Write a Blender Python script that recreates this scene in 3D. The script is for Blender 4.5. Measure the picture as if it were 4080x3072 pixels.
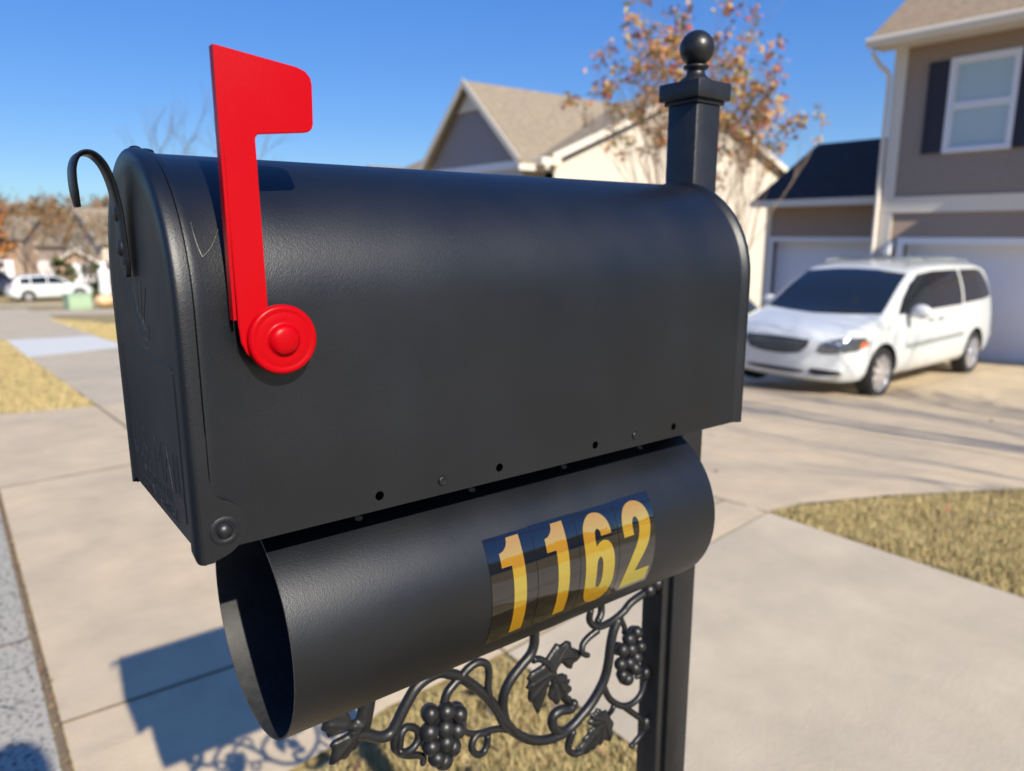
import bpy, bmesh, math, random
import numpy as np
from mathutils import Vector, Matrix, noise
from mathutils.bvhtree import BVHTree
R=math.radians
sc=bpy.context.scene
for o in list(bpy.data.objects): bpy.data.objects.remove(o)
# ---------------------------------------------------------------- camera
cam=bpy.data.cameras.new('camera'); camo=bpy.data.objects.new('camera',cam); sc.collection.objects.link(camo)
CAM=Vector((-.0904,-.4020,1.2721)); YAW=R(37.494); PIT=R(11.639)
camo.location=CAM; camo.rotation_mode='XYZ'; camo.rotation_euler=(R(90)-PIT,0,-YAW)
cam.sensor_width=36; cam.lens=25.76; cam.clip_start=.02; cam.clip_end=3000
cam.dof.use_dof=True; cam.dof.focus_distance=.46; cam.dof.aperture_fstop=7.2
sc.camera=camo
sc.render.resolution_x=1024; sc.render.resolution_y=771
# ---------------------------------------------------------------- world + sun
SAZ=6.0; SEL=35.5       # light travels towards azimuth SAZ (from +Y to +X), sun SEL above the horizon
w=bpy.data.worlds.new('World'); sc.world=w; w.use_nodes=True
nt=w.node_tree; bg=nt.nodes['Background']; sky=nt.nodes.new('ShaderNodeTexSky')
sky.sky_type='NISHITA'; sky.sun_disc=False; sky.sun_elevation=R(SEL); sky.sun_rotation=R(180+SAZ)
sky.air_density=1.0; sky.dust_density=.35; sky.ozone_density=3.0; sky.altitude=150
hs_=nt.nodes.new('ShaderNodeHueSaturation'); hs_.inputs['Saturation'].default_value=1.85; hs_.inputs['Hue'].default_value=.518; hs_.inputs['Value'].default_value=1.32
gm_=nt.nodes.new('ShaderNodeGamma'); gm_.inputs[1].default_value=.50
nt.links.new(sky.outputs[0],gm_.inputs[0]); nt.links.new(gm_.outputs[0],hs_.inputs['Color']); tm_=nt.nodes.new('ShaderNodeMix'); tm_.data_type='RGBA'; tm_.blend_type='MULTIPLY'; tm_.inputs[0].default_value=1; tm_.inputs[7].default_value=(.65,.92,1.22,1); nt.links.new(hs_.outputs[0],tm_.inputs[6]); nt.links.new(tm_.outputs[2],bg.inputs[0]); bg.inputs[1].default_value=.15
sl=bpy.data.lights.new('sun','SUN'); so=bpy.data.objects.new('sun',sl); sc.collection.objects.link(so)
sl.energy=5.0; sl.angle=R(.53); sl.color=(1,.92,.78)
sd=Vector((math.sin(R(SAZ))*math.cos(R(SEL)),math.cos(R(SAZ))*math.cos(R(SEL)),-math.sin(R(SEL))))
so.rotation_mode='QUATERNION'; so.rotation_quaternion=sd.to_track_quat('-Z','Y'); so.location=(0,-20,20)
sc.view_settings.view_transform='Standard'; sc.view_settings.look='None'; sc.view_settings.exposure=.47; sc.view_settings.gamma=1
try: sc.cycles.max_bounces=8
except Exception: pass
# ---------------------------------------------------------------- helpers
def srgb(r,g,b):
    f=lambda c:(c/255/12.92) if c<=10 else ((c/255+.055)/1.055)**2.4
    return (f(r),f(g),f(b),1)
def lin(r,g,b): return (r,g,b,1)
MATS={}
def mat(name,col,rough=.6,metal=0.,spec=.5,noise_amt=0.,noise_scale=8.,bump=0.,bump_scale=60.,coat=0.,col2=None,ramp=None,detail=6,bump2=0,bump2_scale=400,rough_var=0,island=None,lines=None,coords='Object',dist=.002):
    m=bpy.data.materials.new(name); m.use_nodes=True; n=m.node_tree.nodes; l=m.node_tree.links
    b=n['Principled BSDF']; b.inputs['Base Color'].default_value=col; b.inputs['Roughness'].default_value=rough
    b.inputs['Metallic'].default_value=metal; b.inputs['Specular IOR Level'].default_value=spec
    if coat: b.inputs['Coat Weight'].default_value=coat; b.inputs['Coat Roughness'].default_value=.04; b.inputs['Coat IOR'].default_value=1.7 if 'sticker' in name else 1.5
    tc=n.new('ShaderNodeTexCoord')
    src=None
    if col2 is not None:
        t=n.new('ShaderNodeTexNoise'); t.inputs['Scale'].default_value=noise_scale; t.inputs['Detail'].default_value=detail; t.inputs['Roughness'].default_value=.65
        l.new(tc.outputs[coords],t.inputs['Vector'])
        r=n.new('ShaderNodeValToRGB'); r.color_ramp.elements[0].position=.35 if ramp is None else ramp[0]; r.color_ramp.elements[1].position=.65 if ramp is None else ramp[1]
        r.color_ramp.elements[0].color=col; r.color_ramp.elements[1].color=col2
        l.new(t.outputs['Fac'],r.inputs['Fac']); src=r.outputs[0]
    if island:
        g=n.new('ShaderNodeNewGeometry'); r=n.new('ShaderNodeValToRGB'); r.color_ramp.interpolation='CONSTANT' if len(island)>2 else 'LINEAR'
        e=r.color_ramp.elements
        while len(e)<len(island): e.new(.5)
        for i,c in enumerate(island): e[i].position=i/len(island); e[i].color=c
        l.new(g.outputs['Random Per Island'],r.inputs['Fac']); 
        if src is not None:
            mx=n.new('ShaderNodeMix'); mx.data_type='RGBA'; mx.inputs[0].default_value=.4; l.new(r.outputs[0],mx.inputs[6]); l.new(src,mx.inputs[7]); src=mx.outputs[2]
        else: src=r.outputs[0]
    if noise_amt:
        t=n.new('ShaderNodeTexNoise'); t.inputs['Scale'].default_value=noise_scale*3.1; t.inputs['Detail'].default_value=8; t.inputs['Roughness'].default_value=.7
        l.new(tc.outputs[coords],t.inputs['Vector'])
        mp=n.new('ShaderNodeMapRange'); mp.inputs[1].default_value=.3; mp.inputs[2].default_value=.7; mp.inputs[3].default_value=1-noise_amt; mp.inputs[4].default_value=1+noise_amt
        l.new(t.outputs['Fac'],mp.inputs[0])
        mx=n.new('ShaderNodeMix'); mx.data_type='RGBA'; mx.blend_type='MULTIPLY'; mx.inputs[0].default_value=1
        if src is None: mx.inputs[6].default_value=col
        else: l.new(src,mx.inputs[6])
        l.new(mp.outputs[0],mx.inputs[7]); src=mx.outputs[2]
    if src is not None: l.new(src,b.inputs['Base Color'])
    nrm=None
    for k,(a,s) in enumerate(((bump,bump_scale),(bump2,bump2_scale))):
        if a:
            t=n.new('ShaderNodeTexNoise'); t.inputs['Scale'].default_value=s; t.inputs['Detail'].default_value=3
            l.new(tc.outputs[coords],t.inputs['Vector'])
            bp=n.new('ShaderNodeBump'); bp.inputs['Strength'].default_value=a; bp.inputs['Distance'].default_value=dist
            l.new(t.outputs['Fac'],bp.inputs['Height'])
            if nrm is not None: l.new(nrm,bp.inputs['Normal'])
            nrm=bp.outputs[0]
    if lines:   # (axis, spacing, depth) saw-tooth lap lines or courses
        ax,sp,dp=lines
        sx=n.new('ShaderNodeSeparateXYZ'); l.new(tc.outputs[coords],sx.inputs[0])
        mm=n.new('ShaderNodeMath'); mm.operation='DIVIDE'; mm.inputs[1].default_value=sp; l.new(sx.outputs[ax],mm.inputs[0])
        fr=n.new('ShaderNodeMath'); fr.operation='FRACT'; l.new(mm.outputs[0],fr.inputs[0])
        iv=n.new('ShaderNodeMath'); iv.operation='SUBTRACT'; iv.inputs[0].default_value=1; l.new(fr.outputs[0],iv.inputs[1])
        bp=n.new('ShaderNodeBump'); bp.inputs['Strength'].default_value=1; bp.inputs['Distance'].default_value=dp
        l.new(iv.outputs[0],bp.inputs['Height'])
        if nrm is not None: l.new(nrm,bp.inputs['Normal'])
        nrm=bp.outputs[0]
    if nrm is not None: l.new(nrm,b.inputs['Normal'])
    if rough_var:
        t=n.new('ShaderNodeTexNoise'); t.inputs['Scale'].default_value=14; t.inputs['Detail'].default_value=6; l.new(tc.outputs[coords],t.inputs['Vector'])
        mp=n.new('ShaderNodeMapRange'); mp.inputs[1].default_value=.3; mp.inputs[2].default_value=.7; mp.inputs[3].default_value=rough-rough_var; mp.inputs[4].default_value=rough+rough_var
        l.new(t.outputs['Fac'],mp.inputs[0]); l.new(mp.outputs[0],b.inputs['Roughness'])
    MATS[name]=m; return m

def link(o,parent=None):
    sc.collection.objects.link(o)
    if parent is not None: o.parent=parent
    return o
def obj(name,verts,faces,m,parent=None,smooth=False,fm=None,auto=None):
    me=bpy.data.meshes.new(name); me.from_pydata([tuple(v) for v in verts],[],[tuple(f) for f in faces])
    ms=m if isinstance(m,(list,tuple)) else [m]
    for x in ms: me.materials.append(x)
    if fm is not None: me.polygons.foreach_set('material_index',fm)
    if smooth: me.polygons.foreach_set('use_smooth',[True]*len(me.polygons))
    me.update()
    if auto is not None: sharp(me,auto)
    return link(bpy.data.objects.new(name,me),parent)
def sharp(me,deg):
    bm=bmesh.new(); bm.from_mesh(me)
    for f in bm.faces: f.smooth=True
    for e in bm.edges:
        if len(e.link_faces)==2:
            if e.calc_face_angle(0)>R(deg): e.smooth=False
    bm.to_mesh(me); bm.free()
def tag(o,label=None,cat=None,group=None,kind=None):
    if label: o['label']=label
    if cat: o['category']=cat
    if group: o['group']=group
    if kind: o['kind']=kind
    return o
def thing(name,label,cat,loc=(0,0,0),rz=0,group=None):
    o=bpy.data.objects.new(name,None); o.location=loc; o.rotation_euler=(0,0,rz); o.empty_display_size=.2
    sc.collection.objects.link(o); return tag(o,label,cat,group)
class MB:
    def __init__(s): s.v=[]; s.f=[]; s.m=[]
    def add(s,v,f,mi=0):
        k=len(s.v); s.v+= [tuple(a) for a in v]; s.f+=[tuple(i+k for i in a) for a in f]; s.m+=[mi]*len(f); return s
    def box(s,a,b,mi=0,bev=0):
        x0,y0,z0=a; x1,y1,z1=b
        if bev>0:
            bm=bmesh.new(); bmesh.ops.create_cube(bm,size=1)
            for v in bm.verts: v.co=Vector(((x0+x1)/2+v.co.x*(x1-x0),(y0+y1)/2+v.co.y*(y1-y0),(z0+z1)/2+v.co.z*(z1-z0)))
            bmesh.ops.bevel(bm,geom=bm.edges[:],offset=bev,segments=2,profile=.5,affect='EDGES')
            bm.verts.index_update()
            s.add([v.co.copy() for v in bm.verts],[[v.index for v in f.verts] for f in bm.faces],mi); bm.free(); return s
        v=[(x0,y0,z0),(x1,y0,z0),(x1,y1,z0),(x0,y1,z0),(x0,y0,z1),(x1,y0,z1),(x1,y1,z1),(x0,y1,z1)]
        return s.add(v,[(0,3,2,1),(4,5,6,7),(0,1,5,4),(1,2,6,5),(2,3,7,6),(3,0,4,7)],mi)
    def tube(s,pts,r,n=10,mi=0,cap=True,flat=1.):
        pts=[Vector(p) for p in pts]; rr=r if isinstance(r,(list,tuple)) else [r]*len(pts)
        V=[];F=[]; up=None
        for i,p in enumerate(pts):
            d=(pts[min(i+1,len(pts)-1)]-pts[max(i-1,0)])
            if d.length<1e-9: d=Vector((0,0,1))
            d.normalize()
            if up is None: up=d.orthogonal().normalized()
            else:
                up=(up-d*up.dot(d)); up=up.normalized() if up.length>1e-6 else d.orthogonal().normalized()
            q=d.cross(up)
            for k in range(n):
                a=2*math.pi*k/n; V.append(p+(up*math.cos(a)+q*math.sin(a))*rr[i])
        for i in range(len(pts)-1):
            for k in range(n): F.append((i*n+k,i*n+(k+1)%n,(i+1)*n+(k+1)%n,(i+1)*n+k))
        if cap: F.append(tuple(range(n))[::-1]); F.append(tuple((len(pts)-1)*n+k for k in range(n)))
        return s.add(V,F,mi)
    def sphere(s,c,r,nu=16,nv=10,mi=0,sc_=(1,1,1)):
        V=[];F=[]; c=Vector(c)
        for j in range(nv+1):
            t=math.pi*j/nv
            for i in range(nu):
                a=2*math.pi*i/nu; V.append(c+Vector((math.sin(t)*math.cos(a)*r*sc_[0],math.sin(t)*math.sin(a)*r*sc_[1],math.cos(t)*r*sc_[2])))
        for j in range(nv):
            for i in range(nu): F.append((j*nu+i,j*nu+(i+1)%nu,(j+1)*nu+(i+1)%nu,(j+1)*nu+i)[::-1])
        return s.add(V,F,mi)
    def lathe(s,prof,c,axis='Z',n=32,mi=0):
        V=[];F=[]; c=Vector(c)
        for r,h in prof:
            for k in range(n):
                a=2*math.pi*k/n; x,y=r*math.cos(a),r*math.sin(a)
                V.append(c+(Vector((x,y,h)) if axis=='Z' else Vector((x,-h,y)) if axis=='-Y' else Vector((x,h,-y)) if axis=='Y' else Vector((-h,x,y))))
        for i in range(len(prof)-1):
            for k in range(n): F.append((i*n+k,i*n+(k+1)%n,(i+1)*n+(k+1)%n,(i+1)*n+k))
        return s.add(V,F,mi)
    def build(s,name,m,parent=None,smooth=False,auto=None):
        return obj(name,s.v,s.f,m,parent,smooth,s.m,auto)
def cat_rom(P,n=6,closed=False):
    P=[Vector(p) for p in P]; o=[]
    N=len(P); rng=range(N if closed else N-1)
    for i in rng:
        g=lambda k:P[k%N] if closed else P[min(max(k,0),N-1)]
        a,b,c,d=g(i-1),g(i),g(i+1),g(i+2)
        for k in range(n):
            t=k/n; o.append(.5*((2*b)+(c-a)*t+(2*a-5*b+4*c-d)*t*t+(3*b-a-3*c+d)*t**3))
    if not closed: o.append(P[-1])
    return o
def fnoise(x,y,z=0): return noise.noise(Vector((x,y,z)))
def apply_mods(o):
    dg=bpy.context.evaluated_depsgraph_get(); dg.update()
    me=bpy.data.meshes.new_from_object(o.evaluated_get(dg)); o.modifiers.clear(); old=o.data; o.data=me
    me.name=o.name; bpy.data.meshes.remove(old)

# ---------------------------------------------------------------- terrain
def terr(x,y):
    fy=0.
    for a,b,s in ((1.5,20,.06),(20,50,.055),(50,140,.02)): fy-=s*min(max(y-a,0),b-a)
    if y<-2: fy+=.015*min(-2-y,60)
    gx=-.10*min(max(x-2.8,0),7.2)
    k=1. if y<25 else max(.3,1-.7*(y-25)/20)
    return fy+gx*k
XL=sorted(set([-400,-200,-100,-60,-40,-30,-20,-12,-8,-4,-2,-1,0,1,2,2.8,4,5,6,7,8,9,10,12,14,17,20,25,30,40,60,100,160,250,400]))
YL=sorted(set([-400,-200,-100,-62,-40,-30,-20,-12,-8,-4,-2,-1,0,1,1.5,3,5,7,9,12,15,20,22.5,25,27.5,30,35,40,45,50,60,75,90,110,140,200,300,400]))
def sheet(name,poly,off,m,label=None):
    """flat polygon cut along the terrain's lattice and laid off metres above it"""
    bm=bmesh.new(); bm.faces.new([bm.verts.new((p[0],p[1],0)) for p in poly])
    xs=[p[0] for p in poly]; ys=[p[1] for p in poly]
    for vals,ax,lo,hi in ((XL,(1,0,0),min(xs),max(xs)),(YL,(0,1,0),min(ys),max(ys))):
        for v in vals:
            if lo<v<hi: bmesh.ops.bisect_plane(bm,geom=bm.verts[:]+bm.edges[:]+bm.faces[:],plane_co=(v*ax[0],v*ax[1],0),plane_no=ax,dist=1e-5)
    bmesh.ops.triangulate(bm,faces=[f for f in bm.faces if len(f.verts)>4])
    for v in bm.verts: v.co.z=terr(v.co.x,v.co.y)+off
    for f in bm.faces:
        if f.normal.z<0: f.normal_flip()
    bmesh.ops.recalc_face_normals(bm,faces=bm.faces[:])
    me=bpy.data.meshes.new(name); bm.to_mesh(me); bm.free(); me.materials.append(m)
    return tag(link(bpy.data.objects.new(name,me)),kind='structure')
# ground materials
M_lawn=mat('dormant_lawn',lin(.36,.27,.125),.9,col2=lin(.20,.19,.075),noise_scale=.9,ramp=(.45,.75),noise_amt=.3,bump=.6,bump_scale=40,dist=.03)
M_conc=mat('warm_concrete',srgb(202,182,150),.85,col2=srgb(184,168,142),noise_scale=1.3,noise_amt=.11,bump=.35,bump_scale=90,bump2=.25,bump2_scale=350,dist=.004)
M_walk=mat('grey_concrete',srgb(191,177,152),.85,col2=srgb(175,163,142),noise_scale=1.0,noise_amt=.11,bump=.35,bump_scale=90,bump2=.25,bump2_scale=350,dist=.004)
M_white=mat('fresh_concrete',srgb(205,205,200),.85,noise_amt=.05,noise_scale=2)
M_gut=mat('gutter_concrete',srgb(52,56,62),.85,col2=srgb(172,166,152),noise_scale=75,ramp=(.38,.46),noise_amt=.05,bump=.4,bump_scale=120,dist=.004,detail=3)
M_asph=mat('asphalt',lin(.055,.055,.057),.9,noise_amt=.3,noise_scale=20,bump=.6,bump_scale=150,dist=.005)
M_joint=mat('joint_dirt',srgb(118,102,82),.95,noise_amt=.4,noise_scale=40)
M_hill=mat('hill_ground',lin(.11,.09,.05),.95,noise_amt=.3,noise_scale=.05)
sheet('ground',[(-400,-400),(400,-400),(400,400),(-400,400)],-.012,M_lawn)
sheet('street',[(-9.5,-200),(-.48,-200),(-.48,200),(-9.5,200)],.000,M_asph)
sheet('gutter',[(-.476,-200),(-.012,-200),(-.012,200),(-.476,200)],.004,M_gut)
sheet('gutter',[(-9.97,-200),(-9.504,-200),(-9.504,200),(-9.97,200)],.004,M_gut)
drv=[(.012,1.22),(.30,1.13),(.55,1.165),(.72,1.22),(1.14,1.24),(2.82,1.43),(3.1,1.44),(3.74,1.32),(4.85,1.0),(7,.35),(13.9,-.9),(14.6,-.9),(14.6,6.4),(15.4,6.8),(15.4,9.9),(14.0,9.7),(8,9.0),(2.75,8.6),(2.75,7.75),(.93,7.55),(.30,7.72),(.012,7.86)]
sheet('driveway',drv,.008,M_conc)
sheet('curb_apron',[(.012,-2.),(.30,-2.),(.34,.6),(.33,1.05),(.30,1.126),(.012,1.21)],.008,M_conc)
sheet('sidewalk',[(1.14,-60),(2.80,-60),(2.815,1.425),(1.145,1.232)],.008,M_walk)
sheet('sidewalk',[(.94,7.56),(2.74,7.76),(2.5,14.8),(.86,14.3)],.008,M_walk)
sheet('sidewalk',[(.86,14.31),(2.5,14.81),(2.5,19.2),(.84,19.8)],.008,M_white)
sheet('sidewalk',[(.84,19.81),(2.6,19.21),(3.0,34),(12,38),(12,42),(3,41),(3,46),(1.4,46),(.012,36),(.012,22)],.008,M_walk)
sheet('sidewalk',[(1.4,50),(12,50),(12,53),(1.4,52)],.008,M_walk)
# far opposite side of the road
sheet('sidewalk',[(-13,-60),(-11.6,-60),(-11.6,120),(-13,120)],.008,M_walk)
sheet('driveway',[(-11.58,-9),(-10,-9.5),(-10,-4.5),(-11.58,-5)],.008,M_conc)
# joints: thin strips a little above
def strip(mb,a,b,w,off=.0105,seg=24):
    a=Vector((a[0],a[1],0)); b=Vector((b[0],b[1],0)); d=(b-a).normalized(); n=Vector((-d.y,d.x,0))*w/2
    V=[];F=[]
    for i in range(seg+1):
        p=a.lerp(b,i/seg); 
        for s_ in (-1,1):
            q=p+n*s_*(1+.35*fnoise(p.x*9+s_*3,p.y*9)); V.append((q.x,q.y,terr(q.x,q.y)+off))
    for i in range(seg): F.append((2*i,2*i+2,2*i+3,2*i+1))
    mb.add(V,F)
mb=MB()
strip(mb,(0,1.70),(2.8,1.66),.012,seg=40)
strip(mb,(0,4.66),(2.8,4.78),.014,seg=40)
strip(mb,(.93,7.55),(.94,4.7),.02)
strip(mb,(1.142,1.24),(1.142,4.7),.010); strip(mb,(2.81,1.43),(2.81,8),.012)
strip(mb,(-.47,2.32),(-.012,2.33),.010); strip(mb,(-.47,5.4),(-.012,5.4),.012)
for y in (-3.2,-1.4): strip(mb,(1.15,y),(2.8,y),.010)
for x in (5.8,8.6,11.4): strip(mb,(x,.9 if x<6 else -.2 if x<9 else -.5),(x,8.9),.014,seg=60)
strip(mb,(2.85,4.4),(13.9,4.2),.014,seg=80)
for y in (10,12.4): strip(mb,(.9,y),(2.6,y),.012)
tag(mb.build('pavement_joints',M_joint),kind='structure')
mb=MB(); strip(mb,(0,-4),(0,30),.015,off=.0015,seg=700); tag(mb.build('gutter_joint',M_joint),kind='structure')
# debris in the gutter joint
random.seed(3); mb=MB()
for i in range(420):
    y=random.uniform(1.0,7); x=random.gauss(.001,.006); s=random.uniform(.003,.009); a=random.uniform(0,6.3); z=terr(x,y)+.004+random.uniform(0,.006)
    c,q=math.cos(a)*s,math.sin(a)*s
    mb.add([(x-c,y-q,z),(x+q*.6,y-c*.6,z+random.uniform(0,.006)),(x+c,y+q,z+.002),(x-q*.6,y+c*.6,z+random.uniform(0,.004))],[(0,1,2,3)])
M_deb=mat('leaf_litter',srgb(130,90,60),.8,island=[srgb(140,96,70),srgb(120,104,80),srgb(96,76,60),srgb(150,120,90),srgb(128,72,60),srgb(110,98,80)])
tag(mb.build('leaf_litter',M_deb),kind='stuff')
# ---------------------------------------------------------------- grass
M_blade=mat('grass_blades',lin(.40,.31,.14),.8,island=[lin(.60,.46,.22),lin(.50,.38,.17),lin(.66,.53,.29),lin(.30,.31,.11),lin(.60,.46,.22),lin(.44,.37,.16),lin(.62,.48,.24)],col2=lin(.42,.36,.15),noise_scale=2.2,ramp=(.5,.8))
def inside(px,py,poly):
    r=np.zeros(len(px),bool); j=len(poly)-1
    for i in range(len(poly)):
        xi,yi=poly[i]; xj,yj=poly[j]
        with np.errstate(divide='ignore',invalid='ignore'):
            c=((yi>py)!=(yj>py))&(px<(xj-xi)*(py-yi)/(yj-yi+1e-12)+xi)
        r^=c; j=i
    return r
def grass(name,poly,dens,h,wd,seed,m=None,lean=.5):
    rng=np.random.default_rng(seed); P=np.array(poly); x0,y0=P.min(0); x1,y1=P.max(0)
    n=int((x1-x0)*(y1-y0)*dens); x=rng.uniform(x0,x1,n); y=rng.uniform(y0,y1,n)
    k=inside(x,y,poly); x=x[k]; y=y[k]; n=len(x)
    z=np.array([terr(a,b) for a,b in zip(x,y)])-.012
    cl=np.array([fnoise(a*4,b*4) for a,b in zip(x,y)])
    hh=h*rng.uniform(.45,1.15,n)*(1+.45*cl); a=rng.uniform(0,2*np.pi,n); ln=rng.uniform(.1,1,n)*lean*hh*1.3
    b=rng.uniform(0,2*np.pi,n); w_=wd*rng.uniform(.6,1.3,n)
    dx,dy=np.cos(a)*w_/2,np.sin(a)*w_/2; lx,ly=np.cos(b)*ln,np.sin(b)*ln
    V=np.zeros((n,5,3))
    V[:,0]=np.stack([x-dx,y-dy,z],1); V[:,1]=np.stack([x+dx,y+dy,z],1)
    V[:,2]=np.stack([x+dx*.8+lx*.35,y+dy*.8+ly*.35,z+hh*.6],1); V[:,3]=np.stack([x-dx*.8+lx*.35,y-dy*.8+ly*.35,z+hh*.6],1)
    V[:,4]=np.stack([x+lx,y+ly,z+hh*(1-.25*ln/hh)],1)
    V=V.reshape(-1,3)
    me=bpy.data.meshes.new(name); me.vertices.add(len(V)); me.vertices.foreach_set('co',V.ravel())
    base=np.arange(n)*5
    q=np.stack([base,base+1,base+2,base+3],1); t=np.stack([base+3,base+2,base+4],1)
    loops=np.concatenate([q,t],1).ravel(); me.loops.add(len(loops)); me.loops.foreach_set('vertex_index',loops)
    st=np.stack([np.arange(n)*7,np.arange(n)*7+4],1).ravel(); me.polygons.add(2*n); me.polygons.foreach_set('loop_start',st)
    me.update(calc_edges=True); me.validate(); me.materials.append(m or M_blade)
    return tag(link(bpy.data.objects.new(name,me)),kind='stuff')
grass('grass',[(.33,-.8),(1.13,-.8),(1.13,1.20),(.72,1.19),(.56,1.12),(.36,1.02)],42000,.038,.0034,1)
grass('grass',[(2.84,1.43),(3.1,1.41),(3.74,1.29),(4.85,.97),(7,.33),(9,-.05),(9,-1.4),(4.2,-1.4),(2.83,-.4)],19000,.044,.0042,2)
grass('grass',[(.03,7.86),(.30,7.75),(.92,7.6),(.86,14.2),(.83,19.6),(.03,21.5)],3200,.05,.009,4)
grass('grass',[(2.75,8.7),(8,9.1),(8,16),(2.6,30),(2.52,15)],500,.06,.02,5)
# ---------------------------------------------------------------- black powder coat etc.
M_blk=mat('black_powder_coat',lin(.0018,.0034,.0065),.42,metal=0,spec=.66,bump=.24,bump_scale=1400,bump2=.10,bump2_scale=500,dist=.0006,rough_var=.05,noise_amt=.35,noise_scale=3)
M_blk2=mat('black_gloss_metal',lin(.0085,.009,.0105),.43,spec=.55,bump=.30,bump_scale=230,dist=.0008,noise_amt=.4,noise_scale=15,rough_var=.06)
M_in=mat('tube_inner_black',lin(.030,.031,.033),.55,spec=.45,bump=.2,bump_scale=900,dist=.0005,noise_amt=.4,noise_scale=30)
M_red=mat('red_gloss_paint',lin(.40,.0003,.004),.38,spec=.14,col2=lin(.17,.002,.004),noise_scale=70,ramp=(.66,.74),rough_var=.08,bump=.22,bump_scale=500,bump2=.3,bump2_scale=90,dist=.0003)
M_edge=mat('worn_black_edge',lin(.10,.085,.075),.5,metal=.4,noise_amt=.5,noise_scale=120)
H0=1.1; Wm=.172; HS=.1328; RR=.086
mail=thing('mailbox','black metal mailbox with raised red flag on its black post by the driveway','mailbox',(.5135,.088,0))
MO=Vector((.5135,.088,0))
def part(name,mb,m,parent=mail,**k):
    """mesh given in world metres, stored relative to its thing's origin"""
    off=MO if parent is mail or parent.parent is mail else Vector((0,0,0))
    sub = parent is not mail
    mb.v=[tuple(Vector(v)-MO) for v in mb.v]
    return mb.build(name,m,parent,**k)
def prof(off=0.,zb=0.,n=28,nv=6):
    """arch profile outline (y,z) from near bottom over the top to far bottom"""
    o=[]
    for i in range(nv): o.append((-off,H0+zb+(HS-zb)*i/nv))
    for i in range(n+1):
        a=math.pi*i/n; o.append((RR-(RR+off)*math.cos(a),H0+HS+(RR+off)*math.sin(a)))
    for i in range(nv-1,-1,-1): o.append((Wm+off,H0+zb+(HS-zb)*i/nv))
    return o
def loft(mb,rings,close=False,cap0=False,cap1=False,mi=0):
    n=len(rings[0]); V=[p for r in rings for p in r]; F=[]
    for i in range(len(rings)-1):
        for k in range(n-1): F.append((i*n+k,i*n+k+1,(i+1)*n+k+1,(i+1)*n+k))
        if close: F.append((i*n+n-1,i*n,(i+1)*n,(i+1)*n+n-1))
    if cap0: F.append(tuple(range(n))[::-1])
    if cap1: F.append(tuple((len(rings)-1)*n+k for k in range(n)))
    mb.add(V,F,mi)
# body shell: outer + inner skin
mb=MB(); rings=[]
xs=[(.004,0),(.0086,-.0002),(.0089,-.0014),(.0099,-.0014),(.0104,.0008),(.0130,.0010),(.0155,0)]+[(.0155+(.476-.0155)*i/14,0) for i in range(1,15)]+[(.479,.0006),(.481,.0026),(.4835,.0036),(.4865,.0036),(.4885,.0022),(.489,-.0005)]
for x,o in xs: rings.append([(x,y,z) for y,z in prof(o)])
inner=[[(x,y,z) for y,z in prof(o-.0012)] for x,o in xs[::-1]]
inner[0]=[(.4875,y,z) for y,z in prof(-.0022)]
loft(mb,rings+inner+[rings[0]])
# bottom lips
nP=len(rings[0])
body=part('box_body',mb,M_blk,auto=40)
# holes in both skirts
cut=MB()
for x in (.112,.2068,.3009,.3942): cut.lathe([(0,-.02),(.0031,-.02),(.0031,.02),(0,.02)],(x,0,H0+.0094),axis='-Y',n=14)
cut.v=[tuple(Vector(v)-MO) for v in cut.v]
co=cut.build('cut',M_blk,mail)
bmx=bmesh.new(); bmx.from_mesh(co.data); bmesh.ops.remove_doubles(bmx,verts=bmx.verts[:],dist=1e-6); bmesh.ops.recalc_face_normals(bmx,faces=bmx.faces[:]); bmx.to_mesh(co.data); bmx.free()
bmx=bmesh.new(); bmx.from_mesh(body.data); bmesh.ops.remove_doubles(bmx,verts=bmx.verts[:],dist=1e-6); bmesh.ops.holes_fill(bmx,edges=[e for e in bmx.edges if e.is_boundary],sides=0); bmesh.ops.recalc_face_normals(bmx,faces=bmx.faces[:]); bmx.to_mesh(body.data); bmx.free()
md=body.modifiers.new('b','BOOLEAN'); md.operation='DIFFERENCE'; md.object=co; md.solver='EXACT'
apply_mods(body); bpy.data.objects.remove(co); sharp(body.data,38)
# floor, rear panel
mb=MB().box((.006,.0016,H0+.020),(.482,Wm-.0016,H0+.0212)); part('floor_panel',mb,M_blk)
mb=MB(); ra=[(.484,y,z) for y,z in prof(-.0016)]; loft(mb,[ra,[(.482,y,z) for y,z in prof(-.006)]],cap1=True); part('rear_panel',mb,M_blk)
# rivets in the skirt
mb=MB()
for x in (.159,.3462): mb=MB(); mb.lathe([(.0032,0),(.0034,.0006),(.0026,.0013),(.0021,.0010),(.0012,.0009),(0,.0010)],(x,0,H0+.0096),axis='-Y',n=16); part('skirt_rivet',mb,M_blk,smooth=True)
# door
zb=-.006
def dprof(off,inset=0):
    o=prof(off,zb+inset); return o
mb=MB()
dr=[(.0092,.0010,0),(.0092,.0024,0),(.0060,.0026,0),(.0028,.0024,0),(.0014,.0018,.0004),(.0005,.0006,.001),(.0001,-.0010,.002),(.0,-.0030,.003),(.0,-.0095,.005),(.0009,-.0125,.008)]
loft(mb,[[(x,y,z) for y,z in dprof(o,i)] for x,o,i in dr],cap1=True)
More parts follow.
